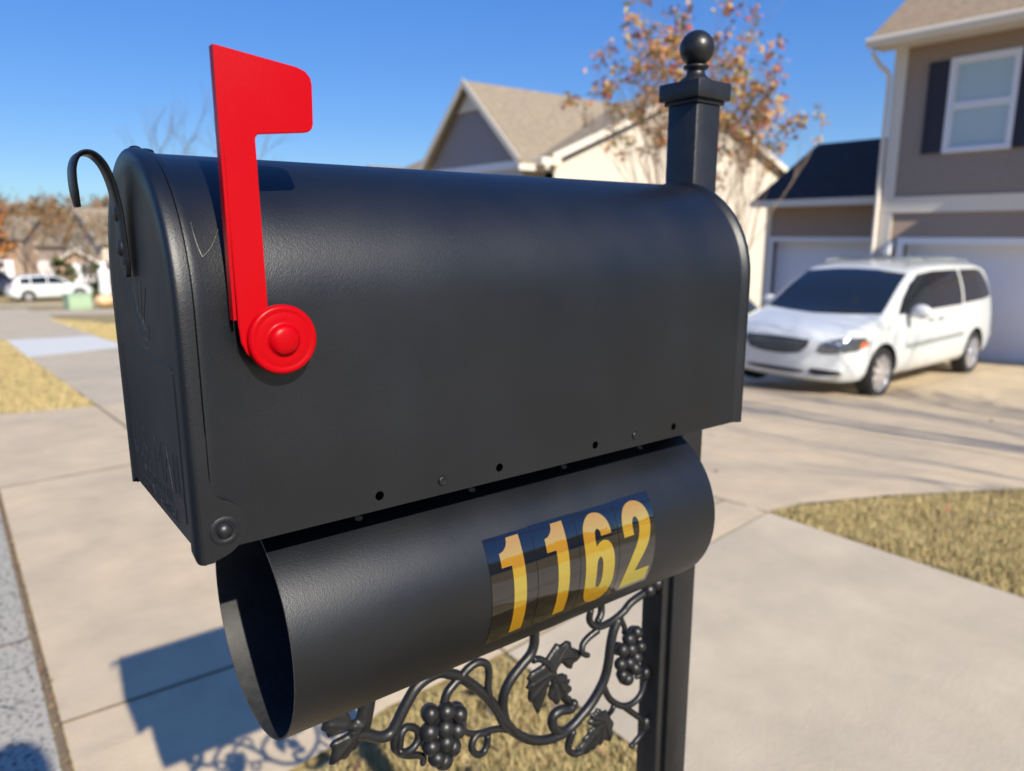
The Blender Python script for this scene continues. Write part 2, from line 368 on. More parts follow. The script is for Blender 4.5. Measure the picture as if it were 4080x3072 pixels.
# hinge ears, with a dished rivet seat
def ear(mb,ys,dirn):
    out=[(.0035,.075),(.0090,.070),(.0093,.052),(.0097,.040),(.0115,.0335),(.0150,.0300),(.0190,.0278),(.0228,.0250),(.0258,.0205),(.0272,.0150),(.0270,.0095),(.0250,.0045),(.0215,.0005),(.017,-.0025),(.011,-.0045),(.0035,-.0062)]
    c=(.0155,.0112)
    out=[(p.x,p.y) for p in cat_rom([(a,b,0) for a,b in out],3)]
    n=len(out)
    def off(t): return ys
    V=[]; lv=[(1.,0.0),(1.,-.0016)]
    V+=[(x,ys,H0+z) for x,z in out]; V+=[(x,ys-dirn*.0020,H0+z) for x,z in out]
    F=[(i,(i+1)%n,n+(i+1)%n,n+i) for i in range(n)]+[tuple(range(n,2*n))]
    mb.add(V,F)
    mb.lathe([(.0088,.0019),(.0078,.0022),(.0068,.0025),(.0058,.0024),(.0050,.0020),(.0040,.0019)],(c[0],ys,H0+c[1]),axis='-Y' if dirn>0 else 'Y',n=36)
ear(mb,-.0008,1); ear(mb,Wm+.0008,-1)
# small catch knob at the crown
mb.sphere((.0068,RR,H0+HS+RR+.0022),.0032,12,8,sc_=(1.1,1.3,.6))
mb.sphere((.0120,RR,H0+HS+RR+.0012),.0034,12,8,sc_=(1.5,1.5,.5))
door=part('door',mb,M_blk,auto=35)
mb=MB()
for y,d in ((-.0014,1),(Wm+.0014,-1)):
    pr=[(.0044,-.001),(.0047,.0006),(.0044,.0016),(.0036,.0027),(.0024,.0034),(.0012,.0038),(0,.0039)]
    mb=MB(); mb.lathe(pr,(.0155,y,H0+.0112),axis='-Y' if d>0 else 'Y',n=28); part('rivet',mb,M_blk2,door,smooth=True)
# strap handle with two rivets
path=[(-.0012,.147),(-.0016,.155),(-.0020,.170),(-.0026,.185),(-.0042,.198),(-.0062,.2065),(-.0090,.2130),(-.0130,.2172),(-.0175,.2180),(-.0215,.2155),(-.0238,.2100),(-.0244,.2030),(-.0242,.1960),(-.0234,.1875)]
pp=cat_rom([(a,0,b) for a,b in path],4); V=[];F=[]; N=len(pp); yc_=.0955
for i,p_ in enumerate(pp):
    d=(pp[min(i+1,N-1)]-pp[max(i-1,0)]).normalized(); nn=Vector((d.z,0,-d.x))
    wd=.0104*min(1,.35+i*.16)*min(1,.45+(N-1-i)*.14); t=.0013
    for dy,dn in ((-wd,-t*.3),(-wd*.86,t),(wd*.86,t),(wd,-t*.3),(wd*.86,-t),(-wd*.86,-t)):
        q=p_+nn*-dn; V.append((q.x-.0012,yc_+dy,H0+q.z))
for i in range(N-1):
    for k in range(6): F.append((i*6+k,i*6+(k+1)%6,(i+1)*6+(k+1)%6,(i+1)*6+k))
F.append((5,4,3,2,1,0)); F.append(tuple((N-1)*6+k for k in range(6)))
mb=MB().add(V,F)
for z in (.1643,.1843): mb.lathe([(.0053,-.001),(.0053,.0012),(.0044,.0024),(.0024,.0031),(0,.0033)],(-.0033,yc_,H0+z),axis='-X',n=20)
part('handle',mb,M_blk2,door,auto=50)
# pressed lines, emblem ridges and lettering on the door face (very low relief)
mb=MB()
def ridge(pts,r,x=.0015):
    mb.tube([(x,a,H0+b) for a,b in [(q.x,q.y) for q in cat_rom([(p[0],p[1],0) for p in pts],5)]],r,6)
fr=[(.018,.098),(.018,.012)]
ridge([(.018,.012),(.018,.050),(.018,.094),(.022,.100),(.030,.101),(.086,.101),(.142,.101),(.150,.100),(.154,.094),(.154,.050),(.154,.012)],.0009)
for k in range(5):
    t=k/4; ridge([(.112-.012*k,.150-.004*abs(k-2)),(.108-.010*k,.136),(.100-.006*k,.124),(.090-.004*k,.112+.001*k)],.0009)
ridge([(.092,.122),(.086,.114),(.076,.110),(.068,.113),(.066,.120)],.0008); ridge([(.090,.116),(.088,.109),(.080,.105),(.072,.106)],.0008)
def lettering(txt,size,yc,z,mirror=True):
    cu=bpy.data.curves.new('t','FONT'); cu.body=txt; cu.size=size; cu.align_x='CENTER'; cu.extrude=.0007; cu.bevel_depth=.0003; cu.bevel_resolution=1; cu.space_character=1.1
    o=bpy.data.objects.new('t',cu); sc.collection.objects.link(o); dg=bpy.context.evaluated_depsgraph_get(); dg.update()
    me=bpy.data.meshes.new_from_object(o.evaluated_get(dg)); V=[v.co.copy() for v in me.vertices]; F=[tuple(p.vertices) for p in me.polygons]
    bpy.data.objects.remove(o)
    # text x runs from far edge (viewer's left when facing the door) to the near edge
    mb.add([(.0013-v.z*.6,yc-v.x,H0+z+v.y*1.15) for v in V],F)
lettering('U.S. MAIL',.030,.086,.025); lettering('APPROVED BY THE',.0082,.086,.0155); lettering('POSTMASTER GENERAL',.0082,.086,.0062)
part('embossing',mb,M_blk,door,auto=40)
PR=[(a/1000,b/1000-.0001,H0+c/1000) for a,b,c in ((30.4,13.5,179.0),(27.3,9.7,172.5),(22.8,6.4,165.3),(18.5,4.8,161.1),(17.6,4.9,161.3),(16.5,6.4,165.4),(15.6,9.7,172.5),(15.6,13.1,178.4))]
mb=MB(); mb.tube(cat_rom(PR,4),.00042,6); part('paint_run',mb,M_blk)
# flag
g=-.009
out=[(.0275,.2632)]+[(.0690,.2578)]+[(.0735,.2562),(.0760,.2535),(.0768,.2500)]+[(.0763,.2300)]+[(.0755,.2275),(.0735,.2258),(.0710,.2252)]+[(.0462,.2225),(.0450,.2212),(.0447,.2195)]+[(.0453,.1330)]+[(.0560,.1345),(.0660,.1250),(.0680,.1150),(.0650,.1050),(.0560,.0980),(.0460,.0985),(.0380,.1035),(.0325,.1100),(.0300,.1160),(.0292,.1250)]
V=[(x,g-.0008,H0+z) for x,z in out]+[(x,g+.0008,H0+z) for x,z in out]; n=len(out)
F=[tuple(range(n)),tuple(range(2*n-1,n-1,-1))]+[(i,n+i,n+(i+1)%n,(i+1)%n) for i in range(n)]
bm=bmesh.new(); bv=[bm.verts.new(Vector(v)-MO) for v in V]
for f in F: bm.faces.new([bv[i] for i in f])
bmesh.ops.recalc_face_normals(bm,faces=bm.faces[:])
bmesh.ops.bevel(bm,geom=[e for e in bm.edges if abs(e.calc_face_angle(0))>1.2],offset=.0004,segments=2,affect='EDGES')
bmesh.ops.triangulate(bm,faces=[f for f in bm.faces if len(f.verts)>4])
me=bpy.data.meshes.new('flag'); bm.to_mesh(me); bm.free(); me.materials.append(M_red); sharp(me,30)
flag=link(bpy.data.objects.new('flag',me),mail)
mb=MB().box((.0268,g-.0009,H0+.128),(.0284,g+.0052,H0+.2630)); 
# stand-off bush
mb.lathe([(.0075,-.0005),(.0075,.010)],(.0510,-.0092,H0+.1160),axis='Y',n=24)
part('stiffening_edge',mb,M_red,flag)
mb=MB(); pr=[(.0190,-.0015),(.0191,.0018),(.0186,.0031),(.0176,.0037),(.0162,.0038),(.0155,.0034),(.0147,.0034),(.0138,.0037),(.0105,.0037),(.0090,.0036),(.0084,.0044),(.0078,.0058),(.0066,.0068),(.0045,.0074),(.002,.0077),(0,.0078)]
mb.lathe(pr,(.0518,g-.0006,H0+.1160),axis='-Y',n=56); part('pivot_cap',mb,M_red,flag,smooth=True)
# ---------------------------------------------------------------- newspaper tube
TY,TZ,TR=.0787,1.0087,.0806; X0,X1=.0492,.4575
mb=MB(); rings=[]; n=96
for r,x,mi in ((TR,None,0),(TR-.0011,None,1)): pass
def ring(x,r): return [(x,TY-r*math.cos(2*math.pi*k/n),TZ+r*math.sin(2*math.pi*k/n)) for k in range(n)]
NX=12
o_=[ring(X0+(X1-X0)*i/NX,TR) for i in range(NX+1)]; i_=[ring(X0+(X1-X0)*i/NX,TR-.0013) for i in range(NX,-1,-1)]
loft(mb,o_,close=True,mi=0); loft(mb,[ring(X0,TR-.0013),ring(X0-.0003,TR-.0008),ring(X0,TR)],close=True,mi=2); loft(mb,i_,close=True,mi=1); loft(mb,[ring(X1,TR),ring(X1,TR-.0013)],close=True,mi=0)
tube=part('newspaper_tube',mb,[M_blk,M_in,M_edge],auto=50)
# rear disc of the tube
mb=MB(); loft(mb,[ring(X1-.01,TR-.0014),ring(X1-.012,TR-.004)],close=True,cap1=True); part('end_disc',mb,M_in,tube)
# number stickers: black glossy sheet with gold digits, both following the cylinder
M_stk=mat('black_glossy_sticker',lin(.003,.003,.004),.06,spec=.5,bump=.35,bump_scale=26,dist=.0015,coat=1)
M_gold_=mat('gold_sticker_print',lin(.86,.42,.05),.10,metal=.55,spec=.5,bump=.25,bump_scale=26,dist=.0015,coat=1)
M_gold=bpy.data.materials.new('gold_foil_print'); M_gold.use_nodes=True; _n=M_gold.node_tree.nodes; _l=M_gold.node_tree.links; _n.clear()
_d=_n.new('ShaderNodeBsdfDiffuse'); _d.inputs[0].default_value=(.24,.102,.003,1); _g=_n.new('ShaderNodeBsdfGlossy'); _g.inputs[0].default_value=(.15,.41,.18,1); _g.inputs['Roughness'].default_value=.07
_a=_n.new('ShaderNodeAddShader'); _o=_n.new('ShaderNodeOutputMaterial'); _t=_n.new('ShaderNodeTexCoord'); _q=_n.new('ShaderNodeTexNoise'); _q.inputs['Scale'].default_value=26; _q.inputs['Detail'].default_value=3
_p=_n.new('ShaderNodeBump'); _p.inputs['Strength'].default_value=.35; _p.inputs['Distance'].default_value=.0015
_l.new(_t.outputs['Object'],_q.inputs['Vector']); _l.new(_q.outputs['Fac'],_p.inputs['Height']); _l.new(_p.outputs[0],_g.inputs['Normal']); _l.new(_d.outputs[0],_a.inputs[0]); _l.new(_g.outputs[0],_a.inputs[1]); _l.new(_a.outputs[0],_o.inputs[0])
def cyl_pt(x,th,r): t=R(th); return Vector((x,TY-r*math.cos(t),TZ+r*math.sin(t)))-MO
def cyl_patch(bm,outline,holes,r,mi):
    """fill outline (x mm, theta deg), refine, wrap on the tube"""
    b=bmesh.new(); es=[]
    for lp in [outline]+holes:
        vs=[b.verts.new((p[0],p[1],0)) for p in lp]
        es+=[b.edges.new((vs[i],vs[(i+1)%len(vs)])) for i in range(len(vs))]
    bmesh.ops.triangle_fill(b,use_beauty=True,use_dissolve=False,edges=es,normal=(0,0,1))
    for th in range(-33,36,3): bmesh.ops.bisect_plane(b,geom=b.verts[:]+b.edges[:]+b.faces[:],plane_co=(0,th+.01,0),plane_no=(0,1,0),dist=1e-6)
    b.verts.index_update(); vm=[bm.verts.new(cyl_pt(v.co.x/1000,v.co.y,r)) for v in b.verts]
    for f in b.faces:
        q=[vm[v.index] for v in f.verts]
        nf=bm.faces.new(q if f.normal.z<0 else q); nf.material_index=mi; nf.smooth=True
    b.free()
def smooth2(p,corner): # catmull on everything but listed corner indices
    o=[];N=len(p)
    for i in range(N):
        a,b,c,d=[Vector((*p[(i+k)%N],0)) for k in (-1,0,1,2)]
        if i in corner: a=b
        if (i+1)%N in corner: d=c
        if i in corner and (i+1)%N in corner: o.append((b.x,b.y)); continue
        for k in range(4):
            t=k/4; q=.5*((2*b)+(c-a)*t+(2*a-5*b+4*c-d)*t*t+(3*b-a-3*c+d)*t**3); o.append((q.x,q.y))
    return o
one=lambda s:[(s+9.9-1.0,30.6),(s+20.5,30.6),(s+20.9,10),(s+21.1,-25.8),(s+9.2,-25.8),(s+9.0,15.8),(s-.3,15.9),(s-.3,23.5),(s+3.6,24.3),(s+6.9,26.4),(s+8.4,28.6)]
six=[(306.5,29.6),(313,28.4),(318.5,24.8),(321.3,20),(322,15.3),(310.4,15.4),(309.9,18.4),(307.3,20.2),(304.6,18.8),(303.8,15),(303.9,12.5),(304.4,10.2),(308,12),(313,12.6),(318.5,11),(322.3,6.5),(324.2,0),(324.8,-9.9),(324.6,-17),(322,-23.5),(316,-27.5),(308,-28.4),(299,-26),(293.6,-19.5),(292,-11),(291.6,0),(291.4,8.3),(291.4,16.4),(292.6,22.2),(296,26.3),(301,29)]
sixh=[(307.8,3.6),(310.4,1.2),(311.1,-5),(311.0,-11.2),(309.9,-15.2),(307.6,-16.6),(305.2,-15),(304.4,-10.5),(304.2,-4),(304.8,1.4)]
two=[(347.9,9.6),(336.3,9.6),(335.6,16),(337,22),(341,26.8),(347,29.2),(353.5,29.5),(360,27.9),(365.3,24.2),(368.2,19),(368.7,13),(367.4,7),(364.6,1.2),(360.4,-4),(355.4,-9.5),(351.6,-15.2),(370.0,-15.3),(370.6,-26),(338.0,-26.3),(338.8,-17.9),(342,-9.4),(346.8,-1.8),(351.2,3.8),(353.8,8.6),(355.1,13.3),(354.7,17.6),(352.2,20),(349.2,19.4),(347.5,16.8),(347.3,13.2)]
digs=[(smooth2(one(209.5),{0,1,2,3,4,5,6,7,10}),[]),(smooth2(one(253.2),{0,1,2,3,4,5,6,7,10}),[]),(smooth2(six,{4,5,11}),[smooth2(sixh,set())]),(smooth2(two,{0,1,15,16,17,18}),[])]
edges=[198.0,241.6,285.8,330.0,374.2]
labels=['sticker with digit 1 nearest the tube mouth','sticker with second digit 1','sticker with digit 6','sticker with digit 2 nearest the post']
for k in range(4):
    bm=bmesh.new(); a,b_=edges[k]+.25,edges[k+1]-.25; dz=[0,.25,-.2,.1][k]
    cyl_patch(bm,[(a,32.8+dz),(b_,32.6+dz),(b_+.3,-29-dz),(a+.3,-28.8-dz)],[],TR+.00035,0)
    cyl_patch(bm,digs[k][0],digs[k][1],TR+.00055,1)
    me=bpy.data.meshes.new('number_sticker'); bm.to_mesh(me); bm.free(); me.materials.append(M_stk); me.materials.append(M_gold)
    o=link(bpy.data.objects.new('number_sticker',me),tube); o['label']=labels[k]
# support arm between box and tube
mb=MB().box((.045,.066,H0-.0095),(.497,.106,H0+.0195),bev=.002); part('support_arm',mb,M_blk2)
# ---------------------------------------------------------------- post, cap, finial
PX,PY,PS=.5115,.0900,.0186
mb=MB().box((PX-PS,PY-PS,-.05),(PX+PS,PY+PS,1.400),bev=.0042); post=part('post',mb,M_blk2,auto=30)
mb=MB(); s=.0246
mb.box((PX-s,PY-s,1.3985),(PX+s,PY+s,1.4150),bev=.0016)
V=[(PX-s+.001,PY-s+.001,1.4145),(PX+s-.001,PY-s+.001,1.4145),(PX+s-.001,PY+s-.001,1.4145),(PX-s+.001,PY+s-.001,1.4145),(PX-.010,PY-.010,1.417),(PX+.010,PY-.010,1.417),(PX+.010,PY+.010,1.417),(PX-.010,PY+.010,1.417)]
mb.add(V,[(0,1,5,4),(1,2,6,5),(2,3,7,6),(3,0,4,7),(4,5,6,7)])
mb.box((PX-.0206,PY-.0206,1.3945),(PX+.0206,PY+.0206,1.399),bev=.0012)
part('post_cap',mb,M_blk2,post,auto=30)
pr=[(.0158,1.4152),(.0156,1.4180),(.0130,1.4200),(.0100,1.4225),(.0086,1.4255),(.0086,1.4275),(.0116,1.4290),(.0122,1.4305),(.0116,1.4320)]
c=1.4475; rb=.0164
for k in range(21):
    a=R(-68+(158)*k/20); pr.append((rb*math.cos(a),c+rb*math.sin(a)))
pr.append((0.0001,c+rb))
mb=MB(); mb.lathe(pr,(PX,PY,0),n=48); part('finial_ball',mb,M_blk2,post,smooth=True)
# ---------------------------------------------------------------- scroll bracket with grapes and leaves
YB=.086
S={'a':[(125,880),(136,875),(143,870),(150,867),(157,868),(162,874),(168,883),(175,892),(182,899),(193,903),(206,903),(217,897),(226,891),(236,881),(247,869),(258,855),(268,838),(274,825),(283,814)],
'b':[(164,868),(161,859),(161,850),(167,841),(175,835),(184,831),(188,827),(187,823)],
'c':[(164,850),(166,861),(171,865),(178,862),(183,856),(183,849),(178,844),(170,843),(165,846)],
'd':[(208,872),(212,881),(219,886),(227,890),(236,896),(246,898),(254,893),(256,884),(255,874),(256,864),(259,854)],
'e':[(283,811),(270,818),(256,822),(246,825),(236,830),(230,836),(230,843),(232,848)],
'f':[(255,821),(254,812),(249,806),(241,808),(236,816),(238,823),(244,826),(251,824)],
'g':[(312,925),(311,903),(310,892),(305,883),(294,876),(282,867),(275,857),(273,847),(274,836),(278,822),(287,808),(303,793),(318,784),(334,779),(350,778)],
'h':[(424,880),(416,868),(412,851),(410,836),(406,820),(399,808),(388,796),(375,787),(362,780),(350,779),(340,786),(335,796),(337,804),(346,806),(357,803),(362,807)],
'i':[(490,905),(466,898),(443,892),(432,884),(417,879),(399,879),(387,885),(381,894),(383,904)],'i2':[(398,925),(402,905),(402,893),(396,886)],
'j':[(392,880),(380,875),(371,869),(370,862),(378,856)],'k':[(428,882),(433,868),(435,859)],
'l':[(407,806),(415,790),(425,779),(437,771),(450,769),(461,773),(467,781),(470,789),(467,796),(458,797)],
'm':[(437,771),(451,757),(464,744),(473,731),(469,720),(460,714),(453,713)],
'n':[(421,779),(417,771),(413,763)],'o':[(363,776),(358,764),(359,753),(366,746),(375,745)],
'q':[(308,876),(318,873),(327,865),(333,850)]}
rad={'a':4.3,'b':3.3,'c':3.0,'d':3.7,'e':3.0,'f':2.9,'g':4.3,'h':4.5,'i':3.9,'i2':3.4,'j':3.3,'k':2.6,'l':3.4,'m':3.3,'n':2.7,'o':3.8,'q':3.2}
dy={'a':0,'b':.002,'c':0,'d':-.001,'e':.001,'f':-.002,'g':0,'h':0,'i':0,'i2':.003,'j':-.003,'k':.001,'l':.001,'m':.002,'n':.001,'o':.001,'q':-.001}
mb=MB()
for k,pts in S.items():
    P=cat_rom([(a/1000,0,b/1000) for a,b in pts],6); r=[]
    for i,p_ in enumerate(P):
        t=i/(len(P)-1); p_.y=YB+dy[k]+.0012*math.sin(t*7+ord(k[0]))
        rr=1.13*rad[k]/1000*(1-.22*t if k in 'bdeijlmnoq' else 1)
        r.append(rr)
    r[0]*=.7; r[-1]*=.75; mb.tube(P,r,14)
    mb.sphere(P[-1],r[-1]*1.25,12,8)
# knuckle where the scroll meets the post bar, and the vertical bar itself
mb.sphere((.467,YB-.002,.899),.008,14,10); mb.sphere((.478,YB-.004,.905),.009,14,10,sc_=(1.2,1,1))
mb.sphere((.470,YB,.797),.0065,12,8,sc_=(1,.8,1.2)); mb.sphere((.474,YB,.733),.0065,12,8,sc_=(1,.8,1.3))
bracket=part('scroll_bracket',mb,M_blk2,auto=50)
mb=MB().box((.4755,.0720,.30),(.4830,.1000,1.07),bev=.001).box((.4830,.0775,.30),(.4962,.0955,1.07),bev=.0008)
part('mounting_bar',mb,M_blk2,bracket,auto=30)
g1=[(193,871),(208,868),(220,861),(191,855),(206,853),(219,844),(192,841),(206,839),(214,830),(197,828),(205,820)]
g2=[(448,857),(435,855),(451,841),(439,841),(425,846),(448,828),(436,827),(422,831),(446,816),(426,817),(436,807)]
for G_,r in ((g1,.0083),(g2,.0072)):
    mb=MB()
    for i,(a,b) in enumerate(G_): mb.sphere((a/1000,YB-.004-.003*((i*37%5)/4),b/1000),r*(1+.12*((i*53%7)/7-.5)),20,14,sc_=(1+.05*math.sin(i*2.1),1,1+.06*math.cos(i*1.7)))
    for i,(a,b) in enumerate(G_[::2]): mb.sphere((a/1000+.004,YB+.004,b/1000-.005),r,14,10)
    part('grape_cluster',mb,M_blk2,bracket,smooth=True)
def leaf(outline,veins,ctr,thick=.0042):
    """cast leaf: outline in mm; cushion relief with ridged veins"""
    o=[Vector((a,b)) for a,b in outline]; c=Vector(ctr)
    b=bmesh.new(); vs=[b.verts.new((p.x,p.y,0)) for p in o]; es=[b.edges.new((vs[i],vs[(i+1)%len(vs)])) for i in range(len(vs))]
    bmesh.ops.triangle_fill(b,use_beauty=True,use_dissolve=False,edges=es,normal=(0,0,1))
    for it in range(5):
        long=[e for e in b.edges if e.calc_length()>2.2]
        if not long: break
        bmesh.ops.subdivide_edges(b,edges=long,cuts=1); bmesh.ops.triangulate(b,faces=[f for f in b.faces if len(f.verts)>3])
    b.verts.index_update()
    def segd(p,a,c_):
        d=c_-a; t=max(0,min(1,(p-a).dot(d)/max(d.length_squared,1e-9))); return (p-a-d*t).length
    def edged(p): return min(segd(p,o[i],o[(i+1)%len(o)]) for i in range(len(o)))
    vv=[(Vector(q[0]),Vector(q[1])) for q in veins]
    for v in b.verts:
        p=Vector((v.co.x,v.co.y)); e=edged(p); dv=min(segd(p,a,c_) for a,c_ in vv)
        h=thick*1000*(1-math.exp(-e/1.1))*.8+1.5*math.exp(-(dv/1.5)**2)*(1-math.exp(-e/1.5))
        h-=.05*(p-c).length
        v.co.z=h
    V=[];F=[]
    for v in b.verts: V.append((v.co.x/1000,YB-v.co.z/1000,v.co.y/1000))
    k=len(V)
    for v in b.verts: V.append((v.co.x/1000,YB+.002-v.co.z/3000,v.co.y/1000))
    for f in b.faces:
        q=[v.index for v in f.verts]; F.append(q); F.append([i+k for i in q[::-1]])
    for e in b.edges:
        if e.is_boundary: i,j=[v.index for v in e.verts]; F.append((i,j,j+k,i+k))
    b.free(); mb=MB().add(V,F); ob=part('grape_leaf',mb,M_blk2,bracket)
    LS=ob.modifiers.new('s','SMOOTH'); LS.factor=.5; LS.iterations=3; bpy.context.view_layer.update(); apply_mods(ob)
    bm=bmesh.new(); bm.from_mesh(ob.data); bmesh.ops.recalc_face_normals(bm,faces=bm.faces[:]); bm.to_mesh(ob.data); bm.free(); sharp(ob.data,60)
leaf([(146,904),(144,895),(141,884),(138,876),(135,873),(131,869),(129,870),(125,865),(122,866),(116,860),(113,862),(106,860),(103,862),(106,874),(104,879),(107,882),(119,883),(121,886),(109,886),(103,886),(102,891),(98,895),(100,901),(96,906),(108,910),(113,907),(120,905),(123,898),(124,893),(127,893),(129,900),(128,910),(134,914),(142,912)],
 [((132,886),(140,908)),((132,886),(105,898)),((130,884),(108,866)),((130,884),(105,881)),((132,886),(110,889)),((128,882),(117,864)),((132,886),(134,905))],(131,887))
LB=[(325,870),(332,876),(339,882),(345,878),(352,880),(359,876),(360,870),(370,863),(375,855),(366,851),(362,851),(360,845),(353,849),(350,853),(345,858),(339,854),(341,847),(348,846),(355,841),(354,837),(360,834),(356,830),(361,826),(362,822),(356,819),(362,813),(364,808),(364,803),(358,804),(352,809),(346,817),(343,812),(340,813),(335,820),(331,823),(329,830),(333,839),(332,846),(328,840),(327,832),(323,824),(320,818),(318,811),(315,815),(311,824),(309,829),(305,832),(304,837),(305,844),(301,848),(305,853),(302,857),(307,863),(320,865)]
leaf(LB,[((331,857),(350,868)),((331,857),(341,879)),((331,857),(316,820)),((331,855),(308,850)),((331,853),(308,836)),((336,850),(358,808)),((340,842),(352,838)),((336,838),(340,818)),((346,830),(358,824)),((331,857),(357,849)),((345,866),(368,858)),((331,857),(354,875))],(331,856))
leaf([(411,778),(416,768),(420,762),(423,757),(421,751),(423,745),(420,739),(418,734),(412,740),(407,742),(404,736),(400,741),(394,737),(390,738),(384,736),(378,739),(368,743),(368,753),(374,752),(378,755),(379,759),(383,760),(386,765),(392,766),(386,770),(384,776),(389,777),(387,783),(394,782),(396,786),(403,782),(405,778)],
 [((410,768),(376,746)),((410,768),(390,778)),((408,766),(398,782)),((408,764),(418,742)),((404,762),(404,742)),((396,757),(392,742)),((410,768),(386,772))],(406,764),thick=.0032)
# ================================================================ houses
M_sidB=mat('brown_siding',lin(.37,.27,.195),.75,lines=(2,.115,.035),noise_amt=.05,noise_scale=3)
M_sidG=mat('grey_siding',lin(.36,.30,.27),.75,lines=(2,.16,.04),noise_amt=.05,noise_scale=3)
M_sidC=mat('cream_siding',lin(.60,.53,.43),.75,lines=(2,.16,.04),noise_amt=.05,noise_scale=3)
M_sidBl=mat('blue_grey_siding',lin(.24,.30,.38),.75,lines=(2,.2,.02))
M_trim=mat('white_trim',lin(.74,.67,.56),.55,noise_amt=.03,noise_scale=4)
M_trimW=mat('white_vinyl',lin(.78,.78,.78),.4)
M_door=mat('garage_door_paint',lin(.80,.80,.83),.5,lines=(2,.53,.006))
M_shut=mat('dark_shutter',lin(.030,.024,.028),.55,lines=(2,.045,.006))
M_shingle=mat('tan_shingles',lin(.34,.25,.16),.95,col2=lin(.23,.17,.11),noise_scale=9,noise_amt=.25,lines=(0,.14,.012))
M_shinG=mat('grey_tan_shingles',lin(.31,.25,.175),.95,col2=lin(.21,.175,.13),noise_scale=6,noise_amt=.25,lines=(1,.16,.012))
M_shinD=mat('dark_shingles',lin(.060,.043,.036),.95,col2=lin(.030,.023,.021),noise_scale=9,noise_amt=.25,lines=(0,.14,.012))
M_glass=mat('window_glass',lin(.05,.085,.10),.06,spec=.8)
M_blind=mat('pale_blind',lin(.22,.36,.38),.5,lines=(2,.05,.004))
M_dark=mat('dark_interior',lin(.012,.012,.014),.6)
M_brick=mat('tan_brick',lin(.40,.25,.17),.85,noise_amt=.2,noise_scale=6,lines=(2,.08,.008))
M_chrome=mat('bright_metal',lin(.78,.78,.80),.28,metal=.75)
def hpart(mb,name,m,parent,**k): return mb.build(name,m,parent,**k)
# ---- main house: local frame, facade on local x=0, local y along the facade, z up; origin at ground
HX,HY,HZ=14.10,5.2,-1.0
hs=thing('two_storey_house','brown sided two storey house with white band and shuttered window behind the white van','house',(HX,HY,HZ),R(3.0))
L=lambda z:z-HZ
DEP=11.; YR=-7.2; YL=1.38; ZE=4.55
g0,g1_=-3.1,.93      # garage door opening
mb=MB()
# front wall in pieces around the garage opening and the upper windows
def wall_x(mb,x,t,rects): 
    for (a,b,z0,z1) in rects: mb.box((x,a,z0),(x+t,b,z1))
wy0,wy1,wz0,wz1=-.52,.38,L(2.74),L(4.15)
u0,u1=-3.5,-2.6
wall_x(mb,0,.15,[(g1_,YL,-.5,L(1.10)),(YR,g0,-.5,L(1.10)),(YR,YL,L(1.10),wz0),(wy1,YL,wz0,wz1),(u1,wy0,wz0,wz1),(YR,u0,wz0,wz1),(YR,YL,wz1,L(ZE)+.05)])
mb.box((.151,YL-.15,-.5),(DEP,YL-.002,L(ZE)+.05)); mb.box((.151,YR+.002,-.5),(DEP,YR+.15,L(ZE)+.05)); mb.box((DEP,YR,-.5),(DEP+.15,YL,L(ZE)+.05))
hpart(mb,'wall',M_sidB,hs)
mb=MB(); mb.box((-.03,YL-.19,-.3),(.02,YL+.03,L(1.66))); mb.box((-.03,YL-.19,L(1.92)),(.02,YL+.03,L(ZE))); mb.box((.021,YL+.002,-.3),(.20,YL+.03,L(ZE)))
hpart(mb,'corner_trim',M_trim,hs)
mb=MB().box((-.034,YR,L(1.665)),(-.001,YL+.031,L(1.915))).box((-.05,YR,L(1.916)),(-.001,YL+.031,L(1.945))); hpart(mb,'band_board',M_trim,hs)
# garage door recessed between jambs
mb=MB().box((.26,g0,-.1),(.30,g1_,L(1.10))); 
gd=hpart(mb,'garage_door',M_door,hs)
mb=MB().box((-.028,g1_,-.1),(.262,g1_+.03,L(1.10))).box((-.028,g0-.03,-.1),(.262,g0,L(1.10))).box((-.028,g0-.12,L(1.101)),(.262,g1_+.12,L(1.22))).box((-.028,g1_+.031,-.1),(-.002,g1_+.12,L(1.10)))
hpart(mb,'door_frame',M_trimW,gd)
def window(par,y0,y1,z0,z1,x=0.,blind=M_blind):
    mb=MB(); t=.075
    for a in ((x-.045,y0-t,z0-t),(x-.045,y0-t,z1)): pass
    mb.box((x-.045,y0-t,z1),(x+.04,y1+t,z1+t)); mb.box((x-.055,y0-t,z0-t),(x+.04,y1+t,z0))
    mb.box((x-.045,y0-t,z0),(x+.04,y0,z1)); mb.box((x-.045,y1,z0),(x+.04,y1+t,z1)); zm=(z0+z1)/2
    mb.box((x-.02,y0,zm-.03),(x+.04,y1,zm+.03))
    for z_a,z_b in ((z0,zm-.03),(zm+.03,z1)):
        mb.box((x-.005,y0,z_a),(x+.03,y0+.035,z_b)); mb.box((x-.005,y1-.035,z_a),(x+.03,y1,z_b)); 
        mb.box((x-.005,y0+.035,z_b-.035),(x+.03,y1-.035,z_b)); mb.box((x-.005,y0+.035,z_a),(x+.03,y1-.035,z_a+.035))
    wf=hpart(mb,'window',M_trimW,par)
    hpart(MB().box((x+.012,y0+.03,z0+.03),(x+.016,y1-.03,z1-.03)),'pane',mat_glass_clear,wf)
    hpart(MB().box((x+.06,y0+.002,z0+.002),(x+.075,y1-.002,z1-.002)),'blind',blind,wf)
    return wf
mat_glass_clear=bpy.data.materials.new('clear_pane'); mat_glass_clear.use_nodes=True
_b=mat_glass_clear.node_tree.nodes['Principled BSDF']; _b.inputs['Base Color'].default_value=(.8,.95,.95,1); _b.inputs['Roughness'].default_value=.03; _b.inputs['Alpha'].default_value=.35
window(hs,wy0,wy1,wz0,wz1); window(hs,u0,u1,wz0,wz1)
